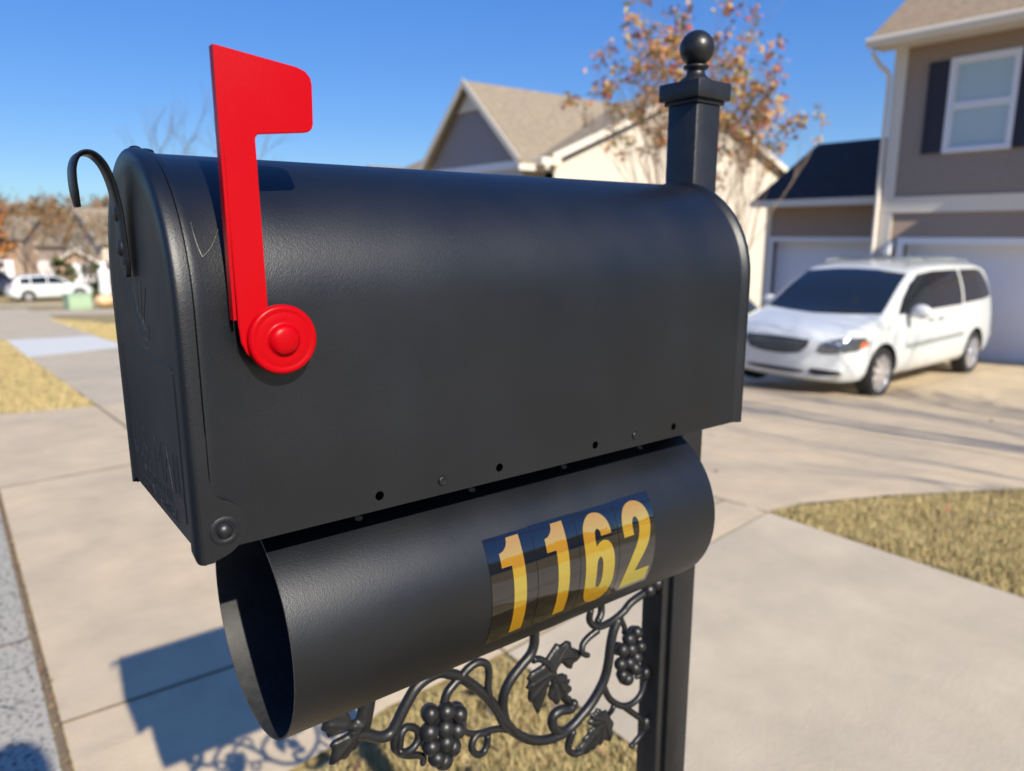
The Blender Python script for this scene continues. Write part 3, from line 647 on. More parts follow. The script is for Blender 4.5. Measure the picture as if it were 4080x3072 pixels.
for a,b in ((wy1+.08,wy1+.42),(wy0-.42,wy0-.08),(u1+.08,u1+.42),(u0-.42,u0-.08)):
    mb=MB().box((-.035,a,wz0-.06),(-.001,b,wz1+.06)); mb.box((-.045,a,wz0-.06),(-.0355,a+.05,wz1+.06)); mb.box((-.045,b-.05,wz0-.06),(-.0355,b,wz1+.06)); mb.box((-.045,a+.05,wz0+.62),(-.0355,b-.05,wz0+.70))
    hpart(mb,'shutter',M_shut,hs)
def roof_prism(mb,x0,x1,y0,y1,z,rise,axis='y',t=.12):
    """gable roof slabs; axis = ridge direction"""
    if axis=='y':
        xm=(x0+x1)/2
        for s,xa in ((1,x0),(-1,x1)):
            mb.add([(xa,y0,z),(xm,y0,z+rise),(xm,y1,z+rise),(xa,y1,z),(xa,y0,z+t),(xm,y0,z+rise+t),(xm,y1,z+rise+t),(xa,y1,z+t)],
              [(0,1,2,3),(7,6,5,4),(0,4,5,1),(3,2,6,7),(0,3,7,4)])
    else:
        ym=(y0+y1)/2
        for ya in (y0,y1):
            mb.add([(x0,ya,z),(x0,ym,z+rise),(x1,ym,z+rise),(x1,ya,z),(x0,ya,z+t),(x0,ym,z+rise+t),(x1,ym,z+rise+t),(x1,ya,z+t)],
              [(0,1,2,3),(7,6,5,4),(0,4,5,1),(3,2,6,7),(0,3,7,4)])
mb=MB(); roof_prism(mb,-.52,DEP+.6,YR-.3,YL+.30,L(ZE)+.02,(DEP+1.1)/2*.66)
rf=hpart(mb,'roof',M_shingle,hs)
mb=MB()  # gable infill
for yy in (YL-.03,YR+.03): mb=MB(); mb.add([(0,yy,L(ZE)+.05),(DEP+.1,yy,L(ZE)+.05),((DEP+.1)/2,yy,L(ZE)+.05+DEP/2*.64)],[(0,1,2)]); hpart(mb,'gable',M_sidB,hs)
mb=MB().box((-.52,YR-.3,L(ZE)-.02),(-.003,YL+.28,L(ZE)+.015)); hpart(mb,'soffit',M_trim,hs)
mb=MB()
gp=[(-.52,.15),(-.64,.15),(-.655,.10),(-.63,.03),(-.60,.0),(-.52,.0)]
y0,y1=YR-.3,YL+.30; n=len(gp)
mb.add([(x,y0,L(ZE)-.03+z) for x,z in gp]+[(x,y1,L(ZE)-.03+z) for x,z in gp],[(i,(i+1)%n,n+(i+1)%n,n+i) for i in range(n)]+[tuple(range(n))[::-1],tuple(range(n,2*n))])
gt=hpart(mb,'gutter',M_trim,hs)
mb=MB().tube([(-.58,YL+.18,L(ZE)-.04),(-.57,YL+.18,L(ZE)-.15),(-.40,YL+.12,L(ZE)-.32),(-.12,YL+.08,L(ZE)-.42),(-.075,YL+.075,L(ZE)-.55),(-.075,YL+.075,.15),(-.2,YL+.075,.05)],.042,8)
hpart(mb,'downspout',M_trim,gt,smooth=True)
mb=MB().box((1.1,-1.0,L(ZE)+1.15),(1.6,-.55,L(ZE)+1.42)); hpart(mb,'roof_vent',M_dark,hs)
# wall lantern between the doors
mb=MB().box((-.05,1.10,L(.98)),(-.035,1.20,L(1.16)),bev=.004).tube([(-.05,1.15,L(1.12)),(-.12,1.15,L(1.16)),(-.16,1.15,L(1.13))],.01,6).box((-.21,1.10,L(.90)),(-.11,1.20,L(1.08)),bev=.012).box((-.225,1.085,L(1.08)),(-.095,1.215,L(1.10)),bev=.003)
hpart(mb,'wall_lantern',M_trimW,hs)
# added unseen two storey block beside the garage, shaped to shade the wall
mb=MB().box((-.72,YR,-.5),(-.002,-3.42,L(4.30))); hpart(mb,'shade_block',M_sidB,hs)
mb=MB().box((-.85,YR-.2,L(4.301)),(-.53,-3.30,L(4.42))); hpart(mb,'shade_block_roof',M_shingle,hs)
# ---- set-back single garage wing of the same house
wx=.95; w0,w1=YL+.002,4.30; zc2=L(1.90)
mb=MB(); gw0,gw1=1.62,4.12
wall_x(mb,wx,.15,[(w0,gw0,-.5,L(1.12)),(gw1,w1,-.5,L(1.12)),(w0,w1,L(1.12),zc2)])
mb.box((wx+.151,w1-.15,-.5),(5.6,w1-.001,zc2)); mb.box((5.6,w0,-.5),(5.75,w1,zc2))
mb.add([(wx+.1,w1-.05,zc2),(5.7,w1-.05,zc2),(3.3,w1-.05,zc2+1.2)],[(0,1,2)])
wg=hpart(mb,'garage_wing_wall',M_sidB,hs)
mb=MB().box((wx+.22,gw0,-.1),(wx+.26,gw1,L(1.12))); gd2=hpart(mb,'garage_door',M_door,hs)
mb=MB().box((wx-.03,gw0-.10,-.1),(wx+.22,gw0,L(1.12))).box((wx-.03,gw1,-.1),(wx+.22,gw1+.10,L(1.12))).box((wx-.03,gw0-.10,L(1.121)),(wx+.22,gw1+.10,L(1.22)))
hpart(mb,'door_frame',M_trimW,gd2)
mb=MB(); roof_prism(mb,wx-.40,5.95,YL+.032,w1+.16,zc2+.0,(5.95-wx+.40)/2*.52); hpart(mb,'roof',M_shinD,hs)
mb=MB().box((wx-.52,YL+.04,zc2-.04),(wx-.405,w1+.16,zc2+.10)).box((wx-.40,YL+.04,zc2-.035),(wx-.002,w1+.14,zc2-.006)); hpart(mb,'gutter',M_trim,hs)
mb=MB().box((wx-.03,w1-.10,-.3),(wx-.002,w1+.03,zc2-.04)); hpart(mb,'corner_trim',M_trim,hs)

# ---- neighbour: cream gable end + grey street gable
nb=thing('neighbor_house','cream and grey sided house with two tan shingled gables beyond the driveway','house',(14.9,17,-2.0))
NZ=lambda z:z+2.0
mb=MB()
mb.add([(0,0,0),(11.9,0,0),(11.9,0,NZ(3.60)),(5.95,0,NZ(6.05)),(0,0,NZ(3.60))],[(0,1,2,3,4)])
mb.add([(11.9,.002,0),(11.9,10,0),(11.9,10,NZ(3.6)),(11.9,.002,NZ(3.6))],[(0,1,2,3)])
mb.add([(0,10,0),(11.9,10,0),(11.9,10,NZ(3.60)),(5.95,10,NZ(6.05)),(0,10,NZ(3.60))],[(4,3,2,1,0)])
hpart(mb,'wall',M_sidC,nb)
mb=MB(); roof_prism(mb,-.35,12.25,-.30,10.3,NZ(3.46),(12.6)/2*.412); hpart(mb,'roof',M_shinG,nb)
mb=MB()  # rake boards
for xa in (-.36,12.26):
    xm=5.95; z0=NZ(3.40); z1=z0+6.3*.412
    mb.add([(xa,-.33,z0-.02),(xm,-.33,z1-.02),(xm,-.33,z1+.20),(xa,-.33,z0+.20),(xa,-.305,z0-.02),(xm,-.305,z1-.02),(xm,-.305,z1+.20),(xa,-.305,z0+.20)],[(0,1,2,3),(7,6,5,4),(0,4,5,1),(3,2,6,7)])
hpart(mb,'rake_board',M_trim,nb)
# eave return box at the corner + gutter
mb=MB().box((-.75,-.30,NZ(3.28)),(-.002,.25,NZ(3.50)),bev=.02).box((-.62,-.31,NZ(3.16)),(-.50,-.20,NZ(3.36)),bev=.01); hpart(mb,'eave_return',M_trim,nb)
mb=MB().tube([(-.1,-.05,NZ(3.3)),(-.05,-.05,NZ(3.1)),(-.05,-.05,.1)],.045,8); hpart(mb,'downspout',M_trim,nb,smooth=True)
# street gable (faces -x)
mb=MB(); gx=-.90; a0,a1=.45,5.75; ym=(a0+a1)/2
mb.add([(gx,a0,NZ(3.45)),(gx,a1,NZ(3.45)),(gx,ym,NZ(3.45)+2.42)],[(0,2,1)])
hpart(mb,'gable',M_sidG,nb)
mb=MB(); mb.box((gx-.04,a0-.02,NZ(3.22)),(gx-.002,a1+.02,NZ(3.46))); hpart(mb,'band_board',M_trimW,nb)
mb=MB(); mb.box((gx,a0,0),(gx+.15,a1,NZ(3.22))); mb.box((gx+.151,a0,0),(-.002,a0+.15,NZ(3.45))); mb.box((gx+.151,a1-.15,0),(-.002,a1,NZ(3.45))); mb.box((.002,a1,0),(.15,10,NZ(3.5)));hpart(mb,'wall',M_sidC,nb)
mb=MB(); roof_prism(mb,gx-.30,5.6,a0-.30,a1+.30,NZ(3.28),2.95*.90,'x'); hpart(mb,'roof',M_shinG,nb)
mb=MB(); x=gx-.32
for ya in (a0-.31,a1+.31):
    z0=NZ(3.20); z1=z0+2.96*.90
    mb.add([(x,ya,z0),(x,ym,z1),(x,ym,z1+.24),(x,ya,z0+.24),(x-.03,ya,z0),(x-.03,ym,z1),(x-.03,ym,z1+.24),(x-.03,ya,z0+.24)],[(0,1,2,3),(7,6,5,4),(0,4,5,1),(3,2,6,7)])
mb.add([(gx-.05,ym-.75,NZ(3.45)+1.70),(gx-.05,ym+.75,NZ(3.45)+1.70),(gx-.05,ym,NZ(3.45)+2.40)],[(0,2,1)])
hpart(mb,'rake_board',M_trim,nb)
hpart(MB().box((gx-.45,a1+.25,NZ(3.12)),(gx-.1,a1+.42,NZ(3.36)),bev=.02),'gutter',M_trim,nb); hpart(MB().box((gx-.42,a0-.40,NZ(3.12)),(0,a0-.29,NZ(3.30)),bev=.02),'gutter',M_trim,nb)
mb=MB().box((gx-.03,1.0,.05),(gx-.002,5.2,2.2)); hpart(mb,'garage_door',M_door,nb)
mb=MB()
# ---- generic far houses
def house(name,label,x,y,w,d,h,rise,mw,mr,axis='x',rz=0,zoff=0,gar=True,win=2,grp=None):
    """facade at local x=0 looking towards -x, w along y, d along x"""
    z=terr(x,y)-.2+zoff; t=thing(name,label,'house',(x,y,z),rz,grp)
    mb=MB(); mb.box((0,-w/2,0),(d,w/2,h))
    if axis=='x': 
        for xx,fl in ((.0,(0,2,1)),(d,(0,1,2))): mb.add([(xx,-w/2,h+.001),(xx,w/2,h+.001),(xx,0,h+rise)],[fl])
    else:
        for yy in (-w/2,w/2): mb.add([(0,yy,h+.001),(d,yy,h+.001),(d/2,yy,h+rise)],[(0,1,2)])
    hpart(mb,'wall',mw,t)
    mb=MB(); o=.4
    if axis=='x': k=rise/(w/2); roof_prism(mb,-o,d+o,-w/2-o,w/2+o,h-o*k+.02,rise+o*k,'x')
    else: k=rise/(d/2); roof_prism(mb,-o,d+o,-w/2-o,w/2+o,h-o*k+.02,rise+o*k,'y')
    hpart(mb,'roof',mr,t)
    if axis=='x':
        mb=MB(); k=rise/(w/2)
        for s in (-1,1):
            ya=s*(w/2+o); z0=h-o*k-.08; z1=h+rise-.08
            mb.add([(-o-.02,ya,z0),(-o-.02,0,z1),(-o-.02,0,z1+.28),(-o-.02,ya,z0+.28),(-o-.06,ya,z0),(-o-.06,0,z1),(-o-.06,0,z1+.28),(-o-.06,ya,z0+.28)],[(0,1,2,3),(7,6,5,4),(0,4,5,1),(3,2,6,7)])
        hpart(mb,'rake_board',M_trim,t)
    if gar: hpart(MB().box((-.04,-w*.38,.2),(-.002,-w*.38+min(4.8,w*.5),2.4)),'garage_door',M_door,t)
    for i in range(win):
        for zz in ([1.1,3.7] if h>4.5 else [1.1]):
            if gar and zz<2 and i==0: continue
            yy=-w*.3+i*(w*.6/max(1,win-1))
            f=hpart(MB().box((-.07,yy-.55,zz-.08),(-.003,yy+.55,zz+1.5)),'window',M_trimW,t); hpart(MB().box((-.09,yy-.45,zz+.02),(-.071,yy+.45,zz+1.4)),'pane',M_glass,f)
    # near side (towards -y) windows
    f=hpart(MB().box((d*.4-.5,-w/2-.06,h-1.9),(d*.4+.5,-w/2-.002,h-.5)),'window',M_trimW,t); hpart(MB().box((d*.4-.4,-w/2-.08,h-1.8),(d*.4+.4,-w/2-.061,h-.6)),'pane',M_glass,f)
    return t
house('house','cream gable peeking over the mailbox roof left of the grey gable',22,42.3,9,10,6.4,1.75,M_sidC,M_shinG,'x',win=0,gar=False)
G='distant houses down the street'
house('house','blue sided house next to the mailbox door edge',11.6,66,8,9,5.0,3.0,M_sidBl,M_shinG,'x',grp=G,rz=R(0))
house('house','far house with steep grey gabled roof right of the long low roof',11.2,84,9,9,4.4,3.2,M_sidC,M_shinG,'x',grp=G,rz=R(12))
house('house','far tan house with long low grey roof behind the white car',9.6,112,12,9,4.4,2.5,M_sidG,M_shinG,'y',grp=G,rz=R(30))
house('house','small peach single storey house with brown doorway behind the white car',10.1,80,4.6,6,2.3,1.3,mat('peach_render',lin(.55,.38,.28),.8,noise_amt=.06),M_shinG,'x',grp=G,rz=R(55),win=1)
house('house','far brown house with grey roof, leftmost behind the orange tree',3.2,112,11,9,5,2.6,M_sidB,M_shinG,'y',grp=G,rz=R(60))
house('house','far house with pinkish roof just beside the mailbox door',14.6,104,10,9,4.6,3.0,M_sidC,mat('pink_brown_shingles',lin(.30,.20,.17),.9,noise_amt=.2),'x',grp=G,rz=R(5))
# houses behind the camera across the road (they only show as reflections)
house('house','tan house across the road behind the viewer',-17,-22,12,9,5.2,2.6,M_sidB,M_shinG,'x',rz=R(180),grp='houses behind the viewer')
house('house','cream house down the road behind the viewer',16,-34,12,9,5.2,2.6,M_sidC,M_shinG,'x',rz=R(0),grp='houses behind the viewer')

# ================================================================ vegetation
M_bark=mat('pale_bark',lin(.30,.22,.16),.85,noise_amt=.25,noise_scale=8,bump=.4,bump_scale=30,dist=.01)
M_bark2=mat('grey_brown_bark',lin(.13,.10,.075),.9,noise_amt=.3,noise_scale=8)
def lf(name,cols): return mat(name,cols[0],.65,spec=.3,island=cols)
M_lfc=lf('autumn_crape_leaves',[lin(.42,.17,.05),lin(.50,.26,.08),lin(.36,.07,.03),lin(.48,.36,.09),lin(.17,.19,.05),lin(.55,.33,.13),lin(.22,.10,.04),lin(.36,.19,.08)])
M_lfo=lf('rust_orange_leaves',[lin(.40,.14,.03),lin(.30,.10,.025),lin(.45,.20,.05),lin(.22,.08,.03)])
M_lfb=lf('brown_woodland_leaves',[lin(.20,.12,.06),lin(.26,.15,.07),lin(.30,.15,.05),lin(.16,.11,.06),lin(.20,.17,.08),lin(.24,.12,.05)])
M_lfg=lf('green_leaves',[lin(.06,.10,.025),lin(.10,.14,.03),lin(.13,.17,.04),lin(.05,.08,.02)])
def leafcards(mb,c,n,rad,size,rng,squash=1.,mi=0):
    for _ in range(n):
        while True:
            p=Vector((rng.uniform(-1,1),rng.uniform(-1,1),rng.uniform(-1,1)))
            if p.length<=1: break
        q=Vector(c)+Vector((p.x*rad,p.y*rad,p.z*rad*squash)); s=size*rng.uniform(.6,1.3)
        a=Vector((rng.gauss(0,1),rng.gauss(0,1),rng.gauss(0,1))).normalized(); b=a.orthogonal().normalized(); 
        k=rng.uniform(0,6.28); b=b*math.cos(k)+a.cross(b)*math.sin(k)
        mb.add([q-a*s,q-b*s*.45+a*s*.1,q+a*s,q+b*s*.45+a*s*.1],[(0,1,2,3)],mi)
def branch_tree(name,label,cat_,loc,stems,H,spread,levels,mleaf,mbark,seed,leafn=9,leafs=.05,clump=.16,r0=.035,prob=1.,lean=(0,0),zmin=.0,grp=None,kids=(2,3),wig=.12,fork=.55,up=.03):
    rng=random.Random(seed); t=thing(name,label,cat_,loc,0,grp); tb=MB(); lb=MB(); tips=[]
    def grow(p,d,L_,r,lev):
        pts=[p]; q=Vector(p); dd=Vector(d)
        for i in range(4):
            dd=(dd+Vector((rng.gauss(0,wig),rng.gauss(0,wig),rng.gauss(0,wig*.6)+up))).normalized(); q=q+dd*L_/4; pts.append(q.copy())
        tb.tube(pts,[r*(1-.4*i/4) for i in range(5)],6 if lev<2 else 4,cap=lev==levels)
        if lev==levels: tips.append(q.copy()); 
        else:
            for k in range(rng.randint(*kids)):
                a=rng.uniform(0,6.28); s=rng.uniform(.45*fork,fork)
                side=dd.orthogonal().normalized(); side=side*math.cos(a)+dd.cross(side)*math.sin(a)
                grow(q if k<2 else pts[3],(dd+side*s).normalized(),L_*rng.uniform(.68,.88),r*.6*rng.uniform(.85,1.1),lev+1)
            if lev>=levels-1: tips.append(q.copy())
    L0=H/ (sum(.78**i for i in range(levels+1))*.93)
    for k in range(stems):
        a=6.28*k/stems+rng.uniform(-.4,.4); s=spread*rng.uniform(.35,1.0)
        grow(Vector((.10*math.cos(a),.10*math.sin(a),-.1)),Vector((math.cos(a)*s+lean[0],math.sin(a)*s+lean[1],1)).normalized(),L0*rng.uniform(.9,1.1),r0*rng.uniform(.7,1.1),0)
    tb.build('trunk',mbark,t,smooth=True)
    if leafn:
        for p in tips:
            if rng.random()<prob and p.z>zmin: leafcards(lb,p,rng.randint(leafn//3,leafn),clump,leafs,rng)
        lb.build('crown',mleaf,t)
    return t
# crape myrtle in the neighbour's front lawn
branch_tree('crape_myrtle_tree','multi stemmed tree with sparse red and orange autumn leaves behind the mailbox post','tree',(8.7,6.45,terr(8.7,6.45)),9,4.25,.29,5,M_lfc,M_bark,19,leafn=16,leafs=.05,clump=.11,r0=.028,prob=.36,zmin=2.0,wig=.11,fork=.37,up=.10)
# bare tree to the right, out of the picture, shading the driveway
branch_tree('bare_tree','bare leafless tree on the right hand lawn shading the driveway','tree',(6.6,-3.1,terr(6.6,-3.1)),6,6.1,.42,4,M_lfc,M_bark,23,leafn=3,leafs=.05,clump=.15,r0=.062,prob=.25,wig=.08)
# bare tree behind the flag
branch_tree('bare_tree','leafless grey tree on the skyline behind the red flag','tree',(12.2,47,terr(12,47)),5,11.2,.42,4,M_lfc,M_bark2,5,leafn=0,r0=.10,grp='bare street trees')
for i,(x,y,h,s) in enumerate(((6.6,63,6.5,31),(7.6,58,5.5,32),(5.4,70,7,33),(9.4,60,5.5,34))):
    branch_tree('bare_tree','thin brown street tree down the road, '+('second from the left in the row','third from the left in the row','leftmost in the row beside the orange tree','rightmost in the row by the mailbox door')[i],'tree',(x,y,terr(x,y)),4,h,.5,4,M_lfb,M_bark2,s,leafn=5,leafs=.14,clump=.4,r0=.07,prob=.6,grp='small brown street trees')
def bushy(name,label,loc,h,rad,m,seed,trunk=True,grp=None,n=2600,size=.16,cat_='tree'):
    rng=random.Random(seed); t=thing(name,label,cat_,loc,0,grp); lb=MB(); tb=MB()
    if trunk:
        tb.tube([(0,0,-.2),(.05,0,h*.4),(0,.05,h*.75)],[.18*h/8,.12*h/8,.05*h/8],8)
        for k in range(7):
            a=k*.9; tb.tube([(0,0,h*(.3+.05*k)),(math.cos(a)*rad*.5,math.sin(a)*rad*.5,h*(.45+.06*k)),(math.cos(a)*rad*.8,math.sin(a)*rad*.8,h*(.5+.06*k))],[.07*h/8,.04*h/8,.02*h/8],6)
        tb.build('trunk',M_bark2,t,smooth=True)
    ncl=max(8,n//60)
    for k in range(ncl):
        u=rng.random(); a=rng.uniform(0,6.28); zz=(.25 if trunk else .08)+(.75 if trunk else .85)*u; rr_=rad*math.sqrt(max(.05,1-(2*abs(u-.42))**2*.75))*rng.uniform(.3,1)
        leafcards(lb,(math.cos(a)*rr_,math.sin(a)*rr_,h*zz),n//ncl,rad*.30,size,rng,.8)
    lb.build('crown',m,t); return t
bushy('autumn_oak_tree','large rust orange tree at the left edge above the parked cars',(1.4,67,terr(1.4,67)),8.0,2.9,M_lfo,41,size=.22,n=5200)
bushy('evergreen_shrub','pointed green shrub behind the white parked car',(8.0,74,terr(8,74)),3.2,1.1,M_lfg,42,trunk=False,size=.16,n=900,cat_='shrub')
bushy('broad_shrub','spreading green shrub beside the mailbox door edge',(9.3,62,terr(9.3,62)),2.3,1.7,M_lfg,43,trunk=False,size=.2,n=900,cat_='shrub')
# distant wooded hills
def hill_z(x,y,base,h,cx,cy,rx,ry): return base+h*math.exp(-((x-cx)/rx)**2-((y-cy)/ry)**2)
hl=[(-5,260,8,200,70),(120,240,4,130,60),(-60,-190,9,260,60),(120,-170,7,160,60),(-170,40,7,60,200)]
def hz(x,y): return max([terr(max(min(x,390),-390),max(min(y,390),-390))-1.5]+[ -7+ (h+7)*math.exp(-((x-cx)/rx)**2-((y-cy)/ry)**2) for cx,cy,h,rx,ry in hl])
V=[];F=[]; gx_=[-390+13*i for i in range(61)]; gy_=[-390+13*i for i in range(61)]
for y in gy_:
    for x in gx_: V.append((x,y,hz(x,y)))
for j in range(60):
    for i in range(60): F.append((j*61+i,j*61+i+1,(j+1)*61+i+1,(j+1)*61+i))
tag(obj('hills',V,F,M_hill,smooth=True),kind='structure')
rng=random.Random(77); lb=MB()
def wood(n,xr,yr,hh,size,cards):
    for _ in range(n):
        x=rng.uniform(*xr); y=rng.uniform(*yr); z=hz(x,y)-.5; h=hh*rng.uniform(.7,1.3)
        c0=rng.random()
        for k in range(cards//14):
            leafcards(lb,(x+rng.gauss(0,1.3),y+rng.gauss(0,1.3),z+h*rng.uniform(.15,.95)),14,1.5,size,rng)
wood(420,(-30,60),(165,225),7.0,.62,98)
wood(60,(60,200),(150,230),6.5,1.0,42)
wood(170,(-180,120),(-150,-105),7.5,1.2,42)
wood(60,(-120,-60),(-80,120),8,1.2,42)
tag(lb.build('far_woods',M_lfb),kind='stuff')
# ================================================================ vehicles
M_wpaint=mat('white_car_paint',lin(.62,.645,.64),.22,coat=.6)
M_cglass=mat('dark_car_glass',lin(.012,.016,.020),.05,spec=.8)
M_tint=mat('privacy_glass',lin(.018,.016,.020),.10,spec=.6)
M_tyre=mat('tyre_rubber',lin(.018,.018,.019),.8)
M_grey=mat('grey_moulding',lin(.26,.28,.27),.5)
M_lens=mat('lamp_lens',lin(.16,.17,.185),.12,metal=.6,coat=1)
M_amber=mat('amber_lens',lin(.75,.16,.03),.2,coat=1)
M_redl=mat('red_lens',lin(.5,.01,.01),.2,coat=1)
M_dpaint=mat('dark_car_paint',lin(.03,.035,.05),.25,coat=.6)
def interp(tab,u):
    if u<=tab[0][0]: return tab[0][1]
    for (a,b),(c,d) in zip(tab,tab[1:]):
        if u<=c: t=(u-a)/(c-a); return b+(d-b)*t
    return tab[-1][1]
def sm(tab,u,w=.06): return sum(interp(tab,u+w*k) for k in (-1,-.5,0,.5,1))/5
class Car:
    def __init__(s,name,label,loc,rz,T,HW,LEN,belt,wt,paint,wheels,wr,grp=None,tilt=0,zb=.26,nose=.22):
        s.T,s.HW,s.LEN,s.belt,s.wt,s.zb,s.nose=T,HW,LEN,belt,wt,zb,nose
        s.root=thing(name,label,'car',loc,rz,grp); s.root.rotation_euler=(0,tilt,rz)
        us=[0,.01,.03,.06,.1,.16,.24,.34,.46,.6,.75,.9]+[1.0+.08*i for i in range(int((LEN-1.6)/.08))]; 
        e=us[-1]; us+=[e+(LEN-e)*t for t in (.15,.3,.45,.58,.7,.8,.88,.94,.98,1.)]
        V=[];F=[]; K=None
        for u in us:
            half=s.section(u); row=half+[(-y,z) for y,z in half[::-1][1:-1]]
            # order: bottom centre -> side -> top centre -> other side
            K=len(row)
            for y,z in row: V.append(s.warp(u,y,z))
        n=len(us)
        for i in range(n-1):
            for k in range(K): F.append((i*K+k,i*K+(k+1)%K,(i+1)*K+(k+1)%K,(i+1)*K+k))
        for i0,u,sg in ((0,us[0],1),((n-1)*K,us[-1],-1)):
            base=s.section(u); row=base+[(-y,z) for y,z in base[::-1][1:-1]]; zc=sum(z for _,z in row)/K; last=i0
            for f in (.93,.8,.62,.44,.28,.12):
                k0=len(V); V+=[s.warp(u-sg*.05*(1-f**2),y*f,zc+(z-zc)*f) for y,z in row]
                for k in range(K): q=(last+k,last+(k+1)%K,k0+(k+1)%K,k0+k); F.append(q[::-1] if sg>0 else q)
                last=k0
            F.append(tuple(last+k for k in range(K)))
        b=obj('body',V,F,paint,s.root,smooth=True); s.body=b
        bm=bmesh.new(); bm.from_mesh(b.data); bmesh.ops.recalc_face_normals(bm,faces=bm.faces[:]); bm.to_mesh(b.data); 
        s.bvh=BVHTree.FromBMesh(bm); bm.free()
        # wheel arches
        cb=MB()
        for wu in wheels:
            for sd_ in (-1,1): cb.lathe([(0,-.26),(wr+.055,-.26),(wr+.055,.3),(0,.3)],(wu,sd_*(HW_max(HW)+.02),wr),axis='Y',n=36)
        c=cb.build('c',M_dark); bm=bmesh.new(); bm.from_mesh(c.data); bmesh.ops.remove_doubles(bm,verts=bm.verts[:],dist=1e-5); bmesh.ops.recalc_face_normals(bm,faces=bm.faces[:]); bm.to_mesh(c.data); bm.free()
        c.data.materials.clear(); c.data.materials.append(M_dark); c.parent=s.root
        md=b.modifiers.new('b','BOOLEAN'); md.object=c; md.operation='DIFFERENCE'; md.solver='EXACT'; md.material_mode='TRANSFER'
        bpy.context.view_layer.update(); apply_mods(b); bpy.data.objects.remove(c); sharp(b.data,34)
        for wu in wheels:
            for sd_ in (-1,1):
                w0=MB(); y=sd_*(HW_max(HW)-.12)
                W_=Vector((wu,y,wr)); ax='-Y' if sd_<0 else 'Y'
                w0.lathe([(wr*.70,.10),(wr*.80,.112),(wr*.93,.105),(wr,.07),(wr,-.07),(wr*.93,-.105),(wr*.6,-.11)],W_,axis=ax,n=40)
                ty=w0.build('wheel',M_tyre,s.root,auto=40)
                r=MB(); r.lathe([(wr*.705,.10),(wr*.70,.085),(wr*.66,.05),(wr*.64,-.06)],W_,axis=ax,n=36); r.lathe([(wr*.17,.09),(wr*.16,.10),(0,.102)],W_,axis=ax,n=16)
                r.lathe([(wr*.64,.01),(0,.01)],W_,axis=ax,n=24,mi=1)
                for k in range(9):
                    a=2*math.pi*k/9; d=Vector((math.cos(a),0,math.sin(a))); p=Vector((-math.sin(a),0,math.cos(a)))
                    V=[];yo=sd_
                    for rr_,hw_,dp in ((wr*.12,.026,.092),(wr*.69,.040,.085)):
                        for sg in (-1,1): 
                            for q in (dp,dp-.03): V.append(W_+d*rr_+p*hw_*sg+Vector((0,yo*q,0)))
                    r.add(V,[(0,4,6,2),(0,1,5,4),(2,6,7,3),(1,3,7,5)])
                r.build('rim',[M_chrome,M_dark],ty,auto=40)
    def section(s,u):
        T=sm(s.T,u); hw=sm(s.HW,u); zb=s.zb+(.06 if u<.15 or u>s.LEN-.2 else 0)+.10*max(0,1-(s.LEN-u)/.5)
        zs=min(s.belt,T-.05); wf=max(0,min(1,(T-s.belt-.03)/(max(t for _,t in s.T)-s.belt-.05)))
        wt=hw*(.90+(s.wt-.90)*wf); mid=zb+(zs-zb)*.45
        P=[(0,zb),(hw*.80,zb),(hw*.95,zb+.05),(hw*.992,zb+(mid-zb)*.5),(hw,mid),(hw*.99,mid+(zs-mid)*.55),(hw*.968,zs)]
        a=Vector((hw*.968,zs)); b=Vector((wt,T-.085*(.35+.65*wf)))
        for t in (.12,.35,.6,.85): q=a.lerp(b,t); P.append((q.x+.035*math.sin(math.pi*t)*wf,q.y))
        P+=[(b.x,b.y),(wt-.045,T-.035*(.4+.6*wf)),(wt-.13,T-.012),(wt*.55,T+.005),(wt*.25,T+.012),(0,T+.015)]
        # refine with a spline
        C=cat_rom([(p[0],p[1],0) for p in P],2); return [(max(q.x,0) if 0<i<len(C)-1 else 0,q.y) for i,q in enumerate(C)]
    def warp(s,u,y,z):
        hw=sm(s.HW,.8); k=max(0,1-u/.95); k2=max(0,1-(s.LEN-u)/.6)
        du=s.nose*abs(y/hw)**2.6*k-.12*abs(y/hw)**3*k2
        return (u+du,y,z)
    def decal(s,name,outline,axis,m,off=.006,parent=None,flip=1,smooth=True,step=.07):
        """outline in (y,z) for axis 'front'/'rear' or (u,z) for 'side-'/'side+' or (u,y) top, projected on the body"""
        b=bmesh.new(); vs=[b.verts.new((p[0],p[1],0)) for p in outline]; es=[b.edges.new((vs[i],vs[(i+1)%len(vs)])) for i in range(len(vs))]
        bmesh.ops.triangle_fill(b,use_beauty=True,use_dissolve=False,edges=es,normal=(0,0,1))
        xs=[p[0] for p in outline]; ys=[p[1] for p in outline]
        for lo,hi,ax in ((min(xs),max(xs),(1,0,0)),(min(ys),max(ys),(0,1,0))):
            v=lo+step*.5
            while v<hi: bmesh.ops.bisect_plane(b,geom=b.verts[:]+b.edges[:]+b.faces[:],plane_co=(ax[0]*v,ax[1]*v,0),plane_no=ax,dist=1e-5); v+=step
        O={'front':lambda p:(Vector((-2,p.x,p.y)),Vector((1,0,0))),'rear':lambda p:(Vector((s.LEN+2,p.x,p.y)),Vector((-1,0,0))),
           'side-':lambda p:(Vector((p.x,-3,p.y)),Vector((0,1,0))),'side+':lambda p:(Vector((p.x,3,p.y)),Vector((0,-1,0))),'top':lambda p:(Vector((p.x,p.y,4)),Vector((0,0,-1)))}[axis]
        bad=[]
        for v in b.verts:
            o,d=O(v.co); h,nr,_,_=s.bvh.ray_cast(o,d)
            if h is None: bad.append(v); continue
            if nr.dot(d)>0: nr=-nr
            v.co=h+nr*off
        bmesh.ops.delete(b,geom=bad,context='VERTS'); 
